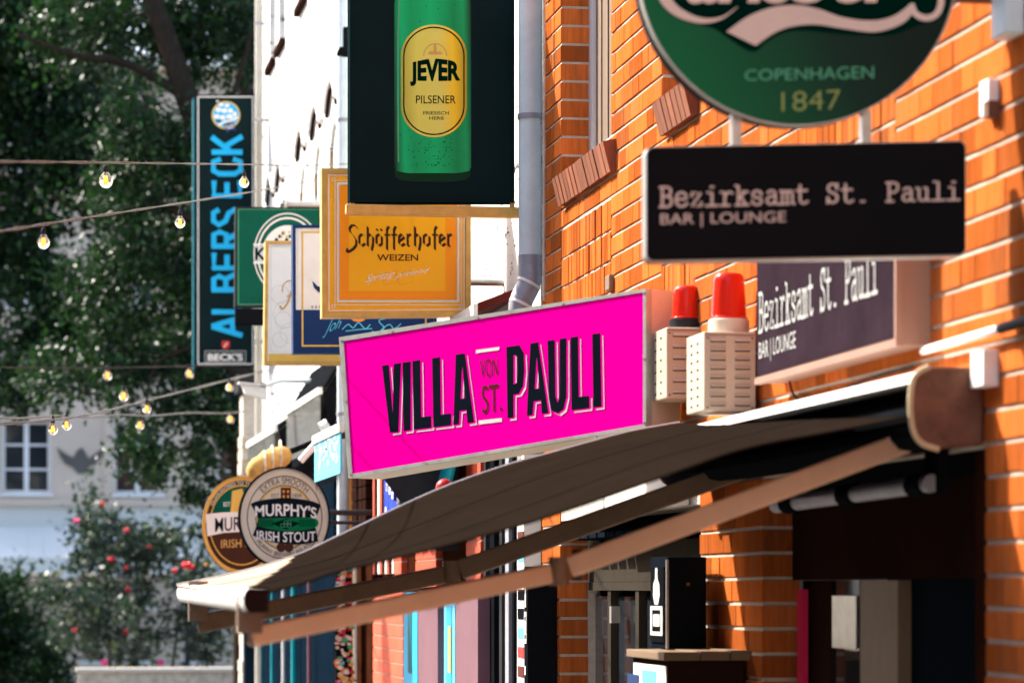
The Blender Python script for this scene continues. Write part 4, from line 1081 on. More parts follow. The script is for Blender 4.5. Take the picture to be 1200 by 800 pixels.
topc = smooth(sc([(320, 118), (400, 62), (490, 28), (580, 20), (660, 34), (740, 62), (820, 76), (890, 74), (950, 54), (1005, 12)]), 5)
botc = smooth(sc([(1015, 40), (985, 78), (930, 106), (860, 120), (760, 108), (650, 92), (560, 100), (495, 124), (428, 170)]), 5)
n_ = min(len(topc), len(botc)); pl.fill(mb, topc + botc, .0054)
ribbon(pl, mb, smooth(sc([(1003, 16), (1020, 52), (1060, 68), (1098, 52), (1114, 10), (1112, -50)]), 5), 7.5, .0058)
text(pl, mb, 'arlsber', quadwarp((808, -62), (1062, -66), (1060, 4), (804, 5)), .0062, shear=.3, bold=.035)
mb.build('script_lettering', 'pink_white', t, fix=False)
text_parts(pl, t, 'COPENHAGEN', quadwarp((873, 82), (1024, 77.5), (1024, 92), (873, 95)), .004, 'green_pale')
mat('olive_print', (.26, .34, .10), .5)
text_parts(pl, t, '1847', quadwarp((916, 108), (985, 105), (985, 128), (916, 131)), .004, 'olive_print', bold=-.01)
a = pl.P(1110, 2, -.05)
MB().box(a.x - .05, WX + .0, Yb + .03, Yb + .07, a.z - .0, a.z + .04).build('arm', 'cap_plastic', t)
p = onX(1164, -20, WX - .05); q = onX(1176, 40, WX - .05)
MB().box(WX - .05, WX, p.y - .09, p.y + .02, q.z, p.z).build('wall_plate', 'zinc', t, bevel=.006)
# flush wall sign
t = thing('wall_sign', 'dusty purple grey sign lying flat against the bricks, reading Bezirksamt St. Pauli', 'sign')
XS = 2.31
y0 = YX(1052, XS); y1 = YX(887, XS); zt = onX(887, 300, XS).z + .03; zb = onX(893, 443, XS).z
MB().box(XS + .003, WX - .0, y0, y1, zb - .012, zt).build('housing', 'sign_side', t)
fr = MB(); fr.box(XS - .008, XS + .012, y0 - .01, y1, zb - .016, zb + .004).box(XS - .008, XS + .012, y0 - .01, y0 + .005, zb + .005, zt).box(XS - .008, XS + .012, y0 - .01, y1, zt + .001, zt + .02); fr.build('frame', 'sign_side', t)
MB().box(XS, XS + .002, y0 + .01, y1, zb + .01, zt).build('face_panel', 'wall_sign', t)
wp = Pl((XS, 0, 0), (-1, 0, 0))
def yz(Y, z): return to_px((XS, Y, z))
def wq(Ya, Yb_, za, zb_): return quadwarp(yz(Ya, zb_), yz(Yb_, zb_), yz(Yb_, za), yz(Ya, za))
class WP:
    def P(s, a, b, off=0): return Vector((XS - off, a, b))
mat('sign_grey', (.42, .42, .40), .6, var=.25, scale=30)
wpl = WP(); L0 = YX(890, XS); L1 = YX(1030, XS)
slabtext(wpl, t, 'sign_grey', 'Bezirksamt St. Pauli', lambda u, v: (L0 + (L1 - L0) * u, EZ + .800 + .118 * v), .002, w=.10)
text_parts(wpl, t, 'BAR | LOUNGE', lambda u, v: (L0 + (YX(933, XS) - L0) * u, EZ + .700 + .068 * v), .002, 'sign_grey')
# ---- alarm boxes with red beacons
def alarm(label, px0, px1, py0, py1, Y, side, beacon, base_m):
    t = thing('alarm_box', label, 'alarm')
    a = at(px0 + side, py0, Y); b = at(px1, py1, Y); w = b.x - a.x; dY = .10
    x0, x1, z0, z1 = a.x, b.x, b.z, a.z
    MB().box(x0, x1, Y, Y + .26, z0, z1).build('cabinet', 'alarm_beige', t, bevel=.006)
    n = 8 if beacon[4] else 6
    for c in (0, 1):
        for i in range(n):
            cx = x0 + w * (.27 + .47 * c); cz = z1 - (z1 - z0) * (.10 + .80 * i / (n - 1)) ; hw = w * .145
            sl = MB()
            sl.add([(cx - hw, Y - .001, cz + .006), (cx + hw, Y - .001, cz + .006), (cx + hw, Y - .011, cz - .005), (cx - hw, Y - .011, cz - .005), (cx - hw, Y - .001, cz - .006), (cx + hw, Y - .001, cz - .006)],
                   [(0, 3, 2, 1), (3, 4, 5, 2), (0, 4, 3), (1, 2, 5)])
            sl.build('louvre', 'alarm_beige', t, fix=False)
    hl = MB()
    for c in (0, 1):
        for i in range(n):
            cx = x0 + w * (.27 + .47 * c); cz = z1 - (z1 - z0) * (.10 + .80 * i / (n - 1)); hw = w * .145
            hl.box(cx - hw, cx + hw, Y - .0015, Y + .002, cz - .0095, cz - .0065)  # dark slits drawn as the shadow beneath each louvre
    for i in range(n):
        cz = z1 - (z1 - z0) * (.13 + .78 * i / (n - 1))
        for yy in (.08, .17): hl.box(x0 - .0015, x0 + .002, Y + yy, Y + yy + .022, cz - .0035, cz + .0035)
    hl.build('vent_holes', 'dark_metal', t, kind='stuff')
    bx0, bx1, by0, by1, front = beacon
    MB().tube(smooth([(x1 - .03, Y + .12, z0 + .005), (x1 - .03, Y + .12, z0 - .04), (x1 - .01, Y + .12, z0 - .07), (WX, Y + .12, z0 - .075)], 4), .005, 6).build('cable', 'cable', t, smooth=True)
    MB().box(x0 + .004, x1 - .004, Y - .0012, Y + .002, z1 - .012, z1 - .0095).build('lid_seam', 'tan_wood', t)
    for sx in (x0 + .012, x1 - .012):
        for sz in (z0 + .012, z1 - .02): MB().lathe((sx, Y, sz), [(.004, 0), (.0035, .002), (0, .0025)], 8, (0, -1, 0)).build('screw', 'tan_wood', t, fix=False)
    p = at((bx0 + bx1) / 2, by1, Y + .09); q = at((bx0 + bx1) / 2, by0, Y + .09); r = (bx1 - bx0) / 2 / ppm(Y + .09); H = q.z - z1; rb = r * 1.12
    MB().lathe((p.x, Y + .09, z1 - .004), [(rb * 1.05, 0), (rb * 1.03, H * .24), (rb * .95, H * .26)], 28).build('beacon_base', base_m, t, smooth=True)
    MB().lathe((p.x, Y + .09, z1 + H * .24), [(r * 1.06, 0), (r * 1.08, H * .02), (r * 1.0, H * .04), (r * .96, H * .3), (r * .88, H * .62), (r * .84, H * .70), (r * .7, H * .745), (r * .3, H * .765), (0, H * .77)], 32).build('beacon_lens', 'red_lens', t, smooth=True)
    return t
alarm('nearer cream louvred alarm box with a taller red beacon on a cream base', 817, 886, 388, 482, 9.66, 8, (833, 875, 320, 388, 1), 'cream_paint')
alarm('farther cream louvred alarm box, half hidden, with red beacon on a black base', 772, 842, 383, 467, 10.55, 9, (787, 822, 335, 383, 0), 'dark_metal')
# ---- black cabinet and stand
t = thing('display_cabinet', 'narrow black cabinet with white bottle emblem on its side, against the brick pillar', 'cabinet')
a = at(782, 652, 10.25); b = at(828, 652, 10.25); zt = a.z; zb = at(782, 760, 10.2).z
yf = onX(763, 690, a.x).y
MB().box(a.x, b.x, 10.25, yf, zb, zt).build('body', 'black_panel', t, bevel=.004)
MB().box(a.x - .004, a.x + .004, 10.246, 10.256, zb, zt - .01).build('edge_trim', 'steel', t)
MB().box(a.x - .006, a.x - .001, 10.28, yf - .02, zb + .02, zt - .035).build('side_panel', 'black', t)
fx = a.x - .008
class SP:
    def P(s, u, v, off=0): return Vector((fx - off, yf + (10.26 - yf) * u, zb + (zt - zb) * v))
s_ = SP(); mb = MB()
s_.fill = None
def pf(P, off): mb.add([s_.P(u, v, off) for u, v in P], [tuple(range(len(P)))])
pf([(.45, .88), (.55, .88), (.57, .76), (.68, .70), (.70, .58), (.60, .48), (.40, .48), (.30, .58), (.32, .70), (.43, .76)], .001)
for q in (rect(.12, .14, .88, .18), rect(.12, .42, .88, .46), rect(.12, .181, .22, .419), rect(.78, .181, .88, .419), rect(.30, .24, .70, .37)): pf(q, .001)
mb.build('emblem', 'off_white', t, fix=False)
p = at(806, 684, 10.25); MB().lathe((p.x, 10.25, p.z), [(.006, 0), (.006, .006), (0, .008)], 10, (0, -1, 0)).build('screw', 'tan_wood', t)
t = thing('menu_stand', 'dark brown tall cabinet with worn wooden top and a blue poster on its side', 'cabinet')
a = at(783, 763, 9.85); b = at(893, 763, 9.85); zt = zb
yf2 = onX(742, 690, a.x).y
MB().box(a.x, b.x - .06, 9.85, yf2, .14, zt - .032).build('body', 'brown_board', t, bevel=.004)
for i, (xa, xb) in enumerate(((a.x - .02, a.x + .10), (a.x + .104, a.x + .2), (a.x + .204, b.x))): MB().box(xa, xb, 9.82, yf2 + .02, zt - .030, zt - .004 + .003 * i).build('board', 'tan_wood', t, bevel=.003)
MB().box(a.x - .003, a.x - .001, 9.87, yf2 - .02, zt - .5, zt - .05).build('poster', 'off_white', t)
MB().box(a.x - .005, a.x - .0035, 10.02, 10.25, zt - .28, zt - .07).build('poster_print', 'cyan_light', t)
MB().box(a.x - .005, a.x - .0035, 10.3, 10.5, zt - .25, zt - .09).build('poster_print', 'navy', t)
MB().box(a.x - .005, a.x - .0035, 9.89, 9.98, zt - .30, zt - .12).build('poster_print', 'cap_plastic', t)

# ================================================================ LONG AWNING
aw = thing('awning', 'long dark grey folding arm awning with white front bar stretching across the picture', 'awning')
NY, FY = 7.36, 10.40
def atY(pts, Y): return [at(x, y, Y) for x, y in pts]
near = atY([(1068, 488), (985, 504), (880, 524), (805, 549), (683, 592), (608, 616), (497, 646), (400, 669), (340, 688), (285, 700)], NY)
far = atY([(796, 496), (740, 506), (690, 519), (647, 531), (590, 547), (507, 577), (400, 627), (345, 652), (280, 671), (207, 686)], FY)
def resamp(P, xs):
    S = smooth([tuple(p) for p in P], 10); out = []
    for x in xs:
        for i in range(len(S) - 1):
            if (S[i][0] - x) * (S[i + 1][0] - x) <= 0: f = (x - S[i][0]) / ((S[i + 1][0] - S[i][0]) or 1); out.append(S[i][2] + (S[i + 1][2] - S[i][2]) * f); break
        else: out.append(S[-1][2] if abs(x - S[-1][0]) < abs(x - S[0][0]) else S[0][2])
    return out
XO, XI = max(near[0].x, far[0].x), .575
NX, NM = 110, 36
us = [i / NX for i in range(NX + 1)]
zn = resamp(near, [near[0].x + (near[-1].x - near[0].x) * u for u in us]); zf = resamp(far, [far[0].x + (far[-1].x - far[0].x) * u for u in us])
def AP(i, j):
    u = us[i]; v = j / NM
    x = (near[0].x + (near[-1].x - near[0].x) * u) * (1 - v) + (far[0].x + (far[-1].x - far[0].x) * u) * v
    sag = -.028 * math.sin(math.pi * v) * math.sin(math.pi * u)
    return Vector((x, NY + .01 + (FY - NY - .02) * v, zn[i] * (1 - v) + zf[i] * v + sag))
def sheet(cells, name, m, dz=0, th=.003):
    mb = MB()
    for i, j in cells:
        q = [AP(i, j), AP(i + 1, j), AP(i + 1, j + 1), AP(i, j + 1)]
        mb.add([p + Vector((0, 0, dz)) for p in q], [(0, 1, 2, 3)])
    me = mb.mesh(name, m, True); bm = bmesh.new(); bm.from_mesh(me); bmesh.ops.remove_doubles(bm, verts=bm.verts, dist=1e-5); bmesh.ops.recalc_face_normals(bm, faces=bm.faces); bm.to_mesh(me); bm.free()
    o = bpy.data.objects.new(name, me); C.objects.link(o); o.parent = aw
    s = o.modifiers.new('s', 'SOLIDIFY'); s.thickness = th; s.offset = 0; return o
pale = {(i, j) for i in range(NX) for j in range(NM) if (i + .5) / NX > 1 - .232 * ((j + .5) / NM) ** 1.2}  # cells coloured paler as if sunlight caught the front of the fabric
allc = {(i, j) for i in range(NX) for j in range(NM)}
sheet(allc - pale, 'canopy', 'fabric'); sheet(pale, 'sunlit_canopy_end', 'fabric_sunlit')
MB().tube([AP(i, NM) + Vector((0, .004, .004)) for i in range(NX + 1)], .0045, 6).build('hem', 'awning_white', aw, smooth=True)
for j in (NM // 3, 2 * NM // 3): MB().tube([AP(i, j) + Vector((0, 0, .0015)) for i in range(NX + 1)], .0022, 5).build('seam', 'black', aw, smooth=True)
MB().tube([AP(i, 0) + Vector((0, -.004, .0)) for i in range(NX + 1)], .003, 6).build('hem', 'fabric', aw, smooth=True)
# housing along the wall
pz = lambda y: at(1100, y, NY).z
zA, zB = pz(431), pz(524); xw = at(1153, 480, NY).x; xo = at(1069, 480, NY).x
prof = [(xw, zA), (xo + .05, zA), (xo + .022, zA - .008), (xo + .006, zA - .022), (xo + .002, zA - .036), (xo + .02, zA - .036), (xo + .06, zA - .03), (xw, zA - .03)]
MB().prism([(x, NY + .02, z) for x, z in prof], (0, FY - NY - .04, 0)).build('hood', 'awning_white', aw)
prof = [(xo + .10, zA - .031), (xo + .10, zA - .13), (xo + .02, zA - .14), (xo + .018, zA - .165), (xo + .04, zB + .006), (xo + .07, zB), (xw - .002, zB + .01), (xw - .002, zA - .031)]
MB().prism([(x, NY + .02, z) for x, z in prof], (0, FY - NY - .04, 0)).build('tray', 'black', aw)  # black colour stands in for the shade beneath the hood lip
cp = [(xw, zA + .004)] + [(x, z) for x, z in smooth([(xo + .045, zA + .003), (xo + .008, zA - .022), (xo - .003, zA - .08), (xo + .003, zA - .15), (xo + .025, zB + .012), (xo + .07, zB - .004)], 5)] + [(xw, zB + .006)]
MB().prism([(x, NY, z) for x, z in cp], (0, .0195, 0)).build('end_cap', 'cap_plastic', aw, bevel=.008)
rim = smooth([(xo + .045, zA + .003), (xo + .008, zA - .022), (xo - .003, zA - .08), (xo + .003, zA - .15), (xo + .025, zB + .012), (xo + .07, zB - .004)], 5)
MB().tube([(x, NY + .006, z) for x, z in rim], .008, 8).build('cap_rim', 'rim_yellow', aw, smooth=True)
MB().prism([(x, FY - .02, z) for x, z in cp], (0, .02, 0)).build('end_cap', 'cap_plastic', aw)
MB().tube([(xo + .075, NY + .03, zA - .105), (xo + .075, FY - .03, zA - .105)], .035, 16).build('roller', 'black', aw, smooth=True)
p = at(1150, 420, 7.3); MB().box(p.x - .012, WX, 7.25, 7.35, at(0, 441, 7.3).z, at(0, 396, 7.3).z).build('wall_bracket', 'awning_white', aw, bevel=.003)
# front bar
n0 = at(285, 703, NY); f0 = at(207, 695, FY)
zo = n0.z; fb_ = []
for s_i in range(9):
    an = R(-65 + 130 * s_i / 8); fb_.append((-.022 * math.cos(an), .033 * math.sin(an)))
def sec(o): return [Vector((o.x + .022 + a, o.y, o.z + b)) for a, b in fb_] + [Vector((o.x + .06, o.y, o.z + .028)), Vector((o.x + .06, o.y, o.z - .028))]
A_, B_ = sec(n0), sec(f0); n = len(A_)
MB().add(A_ + B_, [tuple(range(n)), tuple(range(2 * n - 1, n - 1, -1))] + [(i, (i + 1) % n, n + (i + 1) % n, n + i) for i in range(n)]).build('front_bar', 'awning_white', aw)
MB().prism([p + Vector((0, -.012, 0)) for p in A_], (0, .010, 0)).build('bar_end_cap', 'brown_board', aw)
# arms
def beam(pa, pb, w, h, m, name, **k):
    pa, pb = Vector(pa), Vector(pb); d = (pb - pa).normalized(); side = d.cross(Vector((0, 0, 1))).normalized(); up = side.cross(d)
    q = [pa + side * sx * w / 2 + up * sz * h / 2 for sx, sz in ((-1, -1), (1, -1), (1, 1), (-1, 1))]
    return MB().prism(q, pb - pa).build(name, m, aw, bevel=.006, **k)
def joint(p, r, l, m): MB().tube([p - Vector((0, 0, l / 2)), p + Vector((0, 0, l / 2))], r, 16).build('elbow_joint', m, aw, smooth=True)
sh, el, tp = at(1078, 512, 7.62), at(655, 669, 7.85), at(292, 746, 7.55)
beam(sh, el + (sh - el).normalized() * .03, .045, .056, 'arm_paint', 'upper_arm'); beam(el + (tp - el).normalized() * .03, tp, .04, .050, 'arm_paint', 'forearm')
joint(el, .027, .075, 'arm_brown'); joint(el + (sh - el).normalized() * .05, .012, .08, 'dark_metal')
MB().box(tp.x - .03, tp.x + .03, 7.52, 7.58, tp.z + .01, n0.z + .01).build('arm_bracket', 'arm_brown', aw)
sh, el, tp = at(905, 537, 9.75), at(529, 671, 9.95), at(232, 731, 9.8)
beam(sh, el + (sh - el).normalized() * .03, .045, .066, 'arm_brown', 'upper_arm'); beam(el + (tp - el).normalized() * .03, tp, .04, .058, 'arm_brown', 'forearm')
joint(el, .03, .08, 'arm_brown')
MB().box(tp.x - .03, tp.x + .03, 9.77, 9.83, tp.z + .01, f0.z + .04).build('arm_bracket', 'arm_brown', aw)
# conduit over the awning
t = thing('wall_conduit', 'white conduit on the bricks just above the awning housing', 'conduit')
MB().tube([onX(1082, 411, 2.37), onX(1172, 385, 2.37)], .011, 10).build('tube', 'awning_white', t, smooth=True)
MB().tube([onX(1172, 385, 2.37), onX(1215, 372, 2.37)], .013, 10).build('sleeve', 'dark_metal', t, smooth=True)
t = MB().tube(smooth([onX(925, 445, 2.385), onX(935, 467, 2.385), onX(975, 460, 2.385), onX(1030, 440, 2.385), onX(1070, 430, 2.385)], 5), .004, 6).build('wall_cable', 'cable', smooth=True)
tag(t, 'thin dark cable slack under the flat wall sign', 'cable')

# ================================================================ FAR AWNINGS, CAMERA, CLOTH
def small_awning(label, Yn_, Yf_, Xo, zi, zo, drop, m, clear=True, valm=None):
    t = thing('bar_awning', label, 'awning')
    MB().prism([(WX + .0, Yn_, zi), (WX, Yn_, zi - .05), (Xo, Yn_, zo - .03), (Xo, Yn_, zo)], (0, Yf_ - Yn_, 0)).build('canopy', m, t)
    MB().box(Xo - .03, Xo + .0, Yn_, Yf_, zo - .04, zo + .01).build('front_bar', 'awning_white', t)
    MB().box(Xo - .02, Xo - .01, Yn_ + .05, Yf_ - .05, zo - drop, zo - .042).build('valance', valm or ('clear_sheet' if clear else m), t)
    MB().prism([(Xo + .02, Yn_ + .02, zo - .031), (WX, Yn_ + .02, zi - .051), (WX, Yn_ + .02, zi - .8), (WX - .12, Yn_ + .02, zi - .8)], (0, .01, 0)).build('side_flap', m, t)
    return t
def fitX(px, Y): return at(px, 690, Y).x
# two dark awnings with clear roll-down sheets
Ya, Yb2 = 21.9, 24.6
small_awning('dark bar awning with a clear plastic sheet, nearer of the two behind the round signs', Ya, Yb2, fitX(378, Ya), at(392, 425, Ya).z + .12, at(378, 455, Ya).z, .42, 'black')
small_awning('dark bar awning with a clear plastic sheet, farther and left one beside the trees', 25.6, 28.6, fitX(325, 25.6), at(345, 480, 25.6).z, at(322, 500, 25.6).z, .50, 'black')
t = small_awning('bright blue awning edge with white lettering left of the pink sign', 16.4, 17.9, fitX(404, 16.4), at(420, 470, 16.4).z, at(404, 497, 16.4).z, .26, 'dark_metal', valm='cyan_light')
bx = fitX(404, 16.4) - .021
mb = MB()
for i in range(34):
    y = 16.5 + random.random() * 1.3; z = at(404, 530, 16.4).z + random.uniform(-.05, .10); mb.box(bx - .002, bx - .0005, y, y + random.uniform(.02, .08), z, z + random.uniform(.01, .05))
mb.build('lettering', 'off_white', t, kind='stuff')
mb = MB()
for i in range(22):
    y = 16.46 + i * .063; z = at(404, 497, 16.4).z - .26; mb.add([(bx + .004, y, z), (bx + .004, y + .05, z), (bx + .004, y + .025, z - .05 - .02 * (i % 3))], [(0, 1, 2)])
mb.build('fringe', 'black', t)
# dark hanging banner under awning + rope coil
t = thing('rolled_sunshade', 'sunlit ochre rolled cloth bundle tied with rope under the dark bar awning', 'sunshade')
a = at(293, 560, 21.0); b = at(340, 529, 21.0)
MB().tube(smooth([tuple(a), tuple(a.lerp(b, .35) + Vector((0, 0, .03))), tuple(a.lerp(b, .7) + Vector((0, 0, .01))), tuple(b)], 4), [.03, .06, .075, .08, .072, .082, .078, .085, .08, .07, .065, .05, .03], 16).build('cloth', 'gold', t, smooth=True).data.materials[0] = mat('ochre_cloth', (.62, .36, .10), .8, var=.3, scale=8)
for f in (.35, .55, .75):
    c = a.lerp(b, f); MB().tube([c + Vector((.0, .09 * math.cos(R(k * 30)), .02 + .10 * math.sin(R(k * 30)))) for k in range(13)], .008, 6).build('rope', 'cream_paint', t)
MB().tube([b, b + Vector((.3, 0, .12))], .02, 8).build('pole', 'black', t)
t = thing('awning_motor', 'dark awning arm and drum above the front round sign', 'awning arm')
a = at(352, 552, 20.0); b = at(400, 500, 20.0)
MB().tube([a, b], .05, 14).build('arm', 'black', t, smooth=True)
MB().tube([at(352, 540, 19.8), at(383, 505, 19.8)], .022, 12).build('rod', 'awning_white', t, smooth=True)
MB().tube([at(378, 505, 19.75), at(386, 500, 19.75)], .06, 18).build('drum', 'zinc', t, smooth=True)
t = thing('security_camera', 'white security camera on a wall arm above the stone pier', 'camera')
a = at(283, 449, 24.0); b = at(313, 462, 24.0)
MB().prism([(a.x, 24, a.z), (b.x, 24, b.z + .06), (b.x, 24, b.z - .04), (a.x + .03, 24, a.z - .08)], (0, .12, 0)).build('body', 'awning_white', t, bevel=.006)
MB().prism([(a.x - .02, 23.98, a.z + .012), (b.x + .01, 23.98, b.z + .075), (b.x + .01, 23.98, b.z + .062), (a.x - .02, 23.98, a.z + .001)], (0, .16, 0)).build('hood', 'awning_white', t)
c = at(308, 452, 24.06); MB().tube([c, at(330, 446, 24.06), (WX + .05, 24.06, at(330, 446, 24.06).z)], .018, 10).build('arm', 'zinc', t, smooth=True)
MB().lathe(c - Vector((0, .06, 0)), [(.024, 0), (.024, .12)], 12, (0, 1, 0)).build('pivot', 'dark_metal', t, smooth=True)
MB().tube(smooth([at(318, 460, 24.0), at(327, 466, 24.0), at(325, 476, 24.0), at(322, 480, 24.0)], 4), .006, 6).build('cable', 'black', t)
t = thing('flood_light', 'small black wall floodlight at the left edge of the bottle panel', 'lamp')
a = at(398, 55, 20.5); b = at(411, 60, 20.5)
MB().prism([(a.x, 20.5, a.z), (b.x, 20.5, b.z + .03), (b.x, 20.5, b.z - .01), (a.x, 20.5, a.z - .03)], (0, .2, 0)).build('lamp_head', 'black', t, bevel=.004)
MB().box(at(404, 50, 20.5).x, at(409, 50, 20.5).x, 20.55, 20.62, b.z, at(404, 30, 20.5).z).build('stem', 'black', t)
MB().box(at(404, 50, 20.5).x, WX + .02, 20.57, 20.6, at(404, 33, 20.5).z, at(404, 30, 20.5).z).build('arm', 'black', t)
# maroon awning glimpsed by the elbow of the downpipe
t = thing('maroon_awning', 'small maroon awning corner behind the downpipe elbow', 'awning')
a = at(612, 345, 14.6); b = at(568, 372, 17.5)
MB().prism([(2.42, 14.3, at(630, 340, 14.6).z), (2.42, 14.3, at(630, 350, 14.6).z), (2.18, 14.3, at(600, 368, 14.4).z), (2.18, 14.3, at(600, 358, 14.4).z)], (0, 3.4, 0)).build('canopy', 'dark_red', t)
MB().box(2.16, 2.18, 14.3, 17.7, at(600, 372, 14.4).z, at(600, 359, 14.4).z).build('front_bar', 'off_white', t)

# ================================================================ STRING LIGHTS
def bulb(label, px, py, Y, r, drop):
    t = thing('light_bulb', label, 'light bulb', 'bulbs hanging on the string lights')
    c = at(px, py, Y)
    MB().lathe(c, [(0, -r * 1.15), (r * .55, -r * .95), (r * .92, -r * .45), (r, 0), (r * .9, r * .45), (r * .55, r * .95), (r * .38, r * 1.3)], 16).build('glass', 'bulb_glass', t, smooth=True)
    f = MB()
    for k in range(4):
        a = k * math.pi / 2; f.tube([c + Vector((r * .30 * math.cos(a), r * .30 * math.sin(a), -r * .6)), c + Vector((r * .15 * math.cos(a), r * .15 * math.sin(a), r * .7))], r * .07, 5)
    f.build('filament', 'filament', t)
    MB().lathe(c, [(r * .42, r * 1.3), (r * .45, r * 2.0), (r * .3, r * 2.2), (r * .12, drop)], 10).build('socket', 'dark_metal', t, smooth=True)
def wire(label, pts, r=.0038, strands=2, m='cable'):
    # pts: (px, py, Y)
    P = smooth([tuple(at(*p)) for p in pts], 8)
    t = thing('light_string', label, 'string light')
    r = r * (1.0 if pts[0][2] < 12 else 1.6)
    for k in range(strands):
        Q = []
        for i, p in enumerate(P):
            a = i * 1.1 + k * math.pi; Q.append(Vector(p) + Vector((0, math.cos(a), math.sin(a))) * r * .8)
        MB().tube(Q, r * .75, 6).build('cable', m, t)
wire('topmost string light cable, running level from the left edge to the facade', [(-60, 189, 8.5), (60, 190, 10.3), (190, 191.5, 13.5), (300, 193, 17), (345, 194.5, 18.6), (380, 193, 20), (412, 192, 21.5)], m='cable_pale')
wire('second string light cable, rising from the left edge past the tall blade sign', [(-60, 278, 8.2), (0, 271, 9), (90, 257, 11), (200, 240, 14.5), (300, 224, 18.5), (372, 211, 22)], m='cable_pale')
wire('thin dark cable passing along the bottom of the tall blade sign', [(-40, 430, 20), (100, 431, 23), (220, 429, 27), (298, 428, 30)])
wire('string light cable rising toward the stone pier above the security camera', [(-40, 499, 14), (60, 492, 16), (120, 482, 19), (200, 462, 23), (300, 437, 28), (330, 430, 30)], m='cable_pale')
wire('lowest string light cable, nearly level behind the leaves', [(-40, 489, 17), (80, 488, 20), (180, 486, 24), (290, 482, 29)], .006, 1, m='cable_pale')
for i, (px, py, Y, r, s) in enumerate([
    (124, 212, 11.8, .026, 'big bulb hanging free against dark leaves, left on the top cable'), (286, 214, 16.6, .026, 'bulb in front of the blue K of the tall blade sign'),
    (211, 261, 15.0, .025, 'bulb on the second cable just left of the tall blade sign'), (51, 284, 10.2, .020, 'blurred bulb near the left edge under the second cable'),
    (222, 438, 27, .036, 'bulb at the lower left corner of the tall blade sign'), (126, 440, 23.8, .034, 'bulb in the leaves directly left of the blade sign foot'),
    (145, 464, 22, .034, 'small bulb just below right of the one left of the blade sign foot'),
    (62, 503, 16.3, .026, 'left bulb of the close pair over the beige window'), (78, 498, 17.0, .026, 'right bulb of the close pair over the beige window'),
    (172, 479, 21.4, .030, 'bulb above a second bulb, middle of the lower strings'), (164, 498, 23.3, .032, 'lower bulb of the middle pair among hanging leaves'),
    (269, 454, 26, .032, 'bulb left of the white security camera'), (270, 491, 28, .034, 'bulb against the dark leaves beside the stone pier')]):
    bulb(s, px, py, Y, r, (.055 if Y < 13 else .075) if py not in (260,) else .06)

# ================================================================ BACKDROP BUILDING
bk = thing('apartment_building', 'pale beige building with white windows behind the trees, closing the street', 'building')
BY = 62.0
def bx(px): return at(px, 690, BY).x
def bz(py): return at(30, py, BY).z
X0, X1 = -16, 14
wins = []
for (pa, pb) in ((-270, -212), (-136, -78), (2, 60), (133, 190), (255, 313), (390, 448)):
    for (ya, yb) in ((492, 578), (265, 360), (105, 200)): wins.append((bx(pa), bx(pb), bz(yb), bz(ya)))
low = []
for (pa, pb) in ((96, 118), (156, 181), (215, 240), (-120, -90)):
    for (ya, yb) in ((678, 712), (733, 776)): low.append((bx(pa), bx(pb), bz(yb), bz(ya)))
def facade(x0, x1, z0, z1, opens, y0, y1, name, m, parent):
    xs = sorted({x0, x1, *[v for o in opens for v in o[:2] if x0 < v < x1]}); zs = sorted({z0, z1, *[v for o in opens for v in o[2:] if z0 < v < z1]}); mb = MB()
    for a, b in zip(xs, xs[1:]):
        run = None; cells = []
        for c, d in zip(zs, zs[1:]):
            if any(o[0] < (a + b) / 2 < o[1] and o[2] < (c + d) / 2 < o[3] for o in opens):
                if run: cells.append(run); run = None
            else: run = (run[0], d) if run else (c, d)
        if run: cells.append(run)
        for c, d in cells: mb.box(a, b, y0, y1, c, d)
    return mb.build(name, m, parent)
facade(X0, X1, bz(588), bz(78), wins, BY, BY + .5, 'upper_wall', 'facade_beige', bk)
facade(X0, X1, bz(672), bz(592), [], BY + .02, BY + .5, 'white_band', 'facade_white', bk)
facade(X0, X1, 0, bz(673), low, BY + .05, BY + .5, 'lower_wall', 'facade_beige', bk)
MB().box(X0, X1, BY - .12, BY - .001, bz(592), bz(584)).build('cornice', 'facade_beige', bk)
for px in (-60, 123, 215, 340): MB().box(bx(px) - .02, bx(px + 11), BY - .06, BY - .002, bz(583), bz(78)).build('pilaster', 'facade_beige', bk)
def fwin(x0, x1, z0, z1, bars):
    w = .07 if x1 - x0 > .6 else .04; f = MB(); Y = BY + .16
    f.box(x0, x0 + w, Y, Y + .06, z0, z1).box(x1 - w, x1, Y, Y + .06, z0, z1).box(x0 + w, x1 - w, Y, Y + .06, z0, z0 + w).box(x0 + w, x1 - w, Y, Y + .06, z1 - w, z1)
    if bars > 1: f.box((x0 + x1) / 2 - .05, (x0 + x1) / 2 + .05, Y - .004, Y + .05, z0 + w, z1 - w)
    for i in range(1, bars + 0 if bars > 1 else 2):
        z = z0 + (z1 - z0) * i / (bars if bars > 1 else 2); f.box(x0 + w, x1 - w, Y + .002, Y + .05, z - .022, z + .022)
    o = f.build('window', 'white_paint' if bars > 1 else 'facade_white', bk)
    MB().box(x0 + w, x1 - w, Y + .03, Y + .035, z0 + w, z1 - w).build('pane', 'glass_dark', o)
    MB().box(x0 - .05, x1 + .05, BY - .08, BY + .159, z0 - .06, z0 - .001).build('sill', 'white_paint', o)
for w in wins: fwin(*w, 3)
for w in low: fwin(*w, 1)
MB().box(X0 - .3, X1 + .3, BY - .4, BY + 8, bz(77), bz(66)).build('eaves', 'facade_white', bk)
MB().prism([(X0 - .3, BY - .4, bz(65)), (X0 - .3, BY + 8, bz(65)), (X0 - .3, BY + 4, bz(65) + .5)], (X1 - X0 + .6, 0, 0)).build('roof', 'roof_tile', bk)
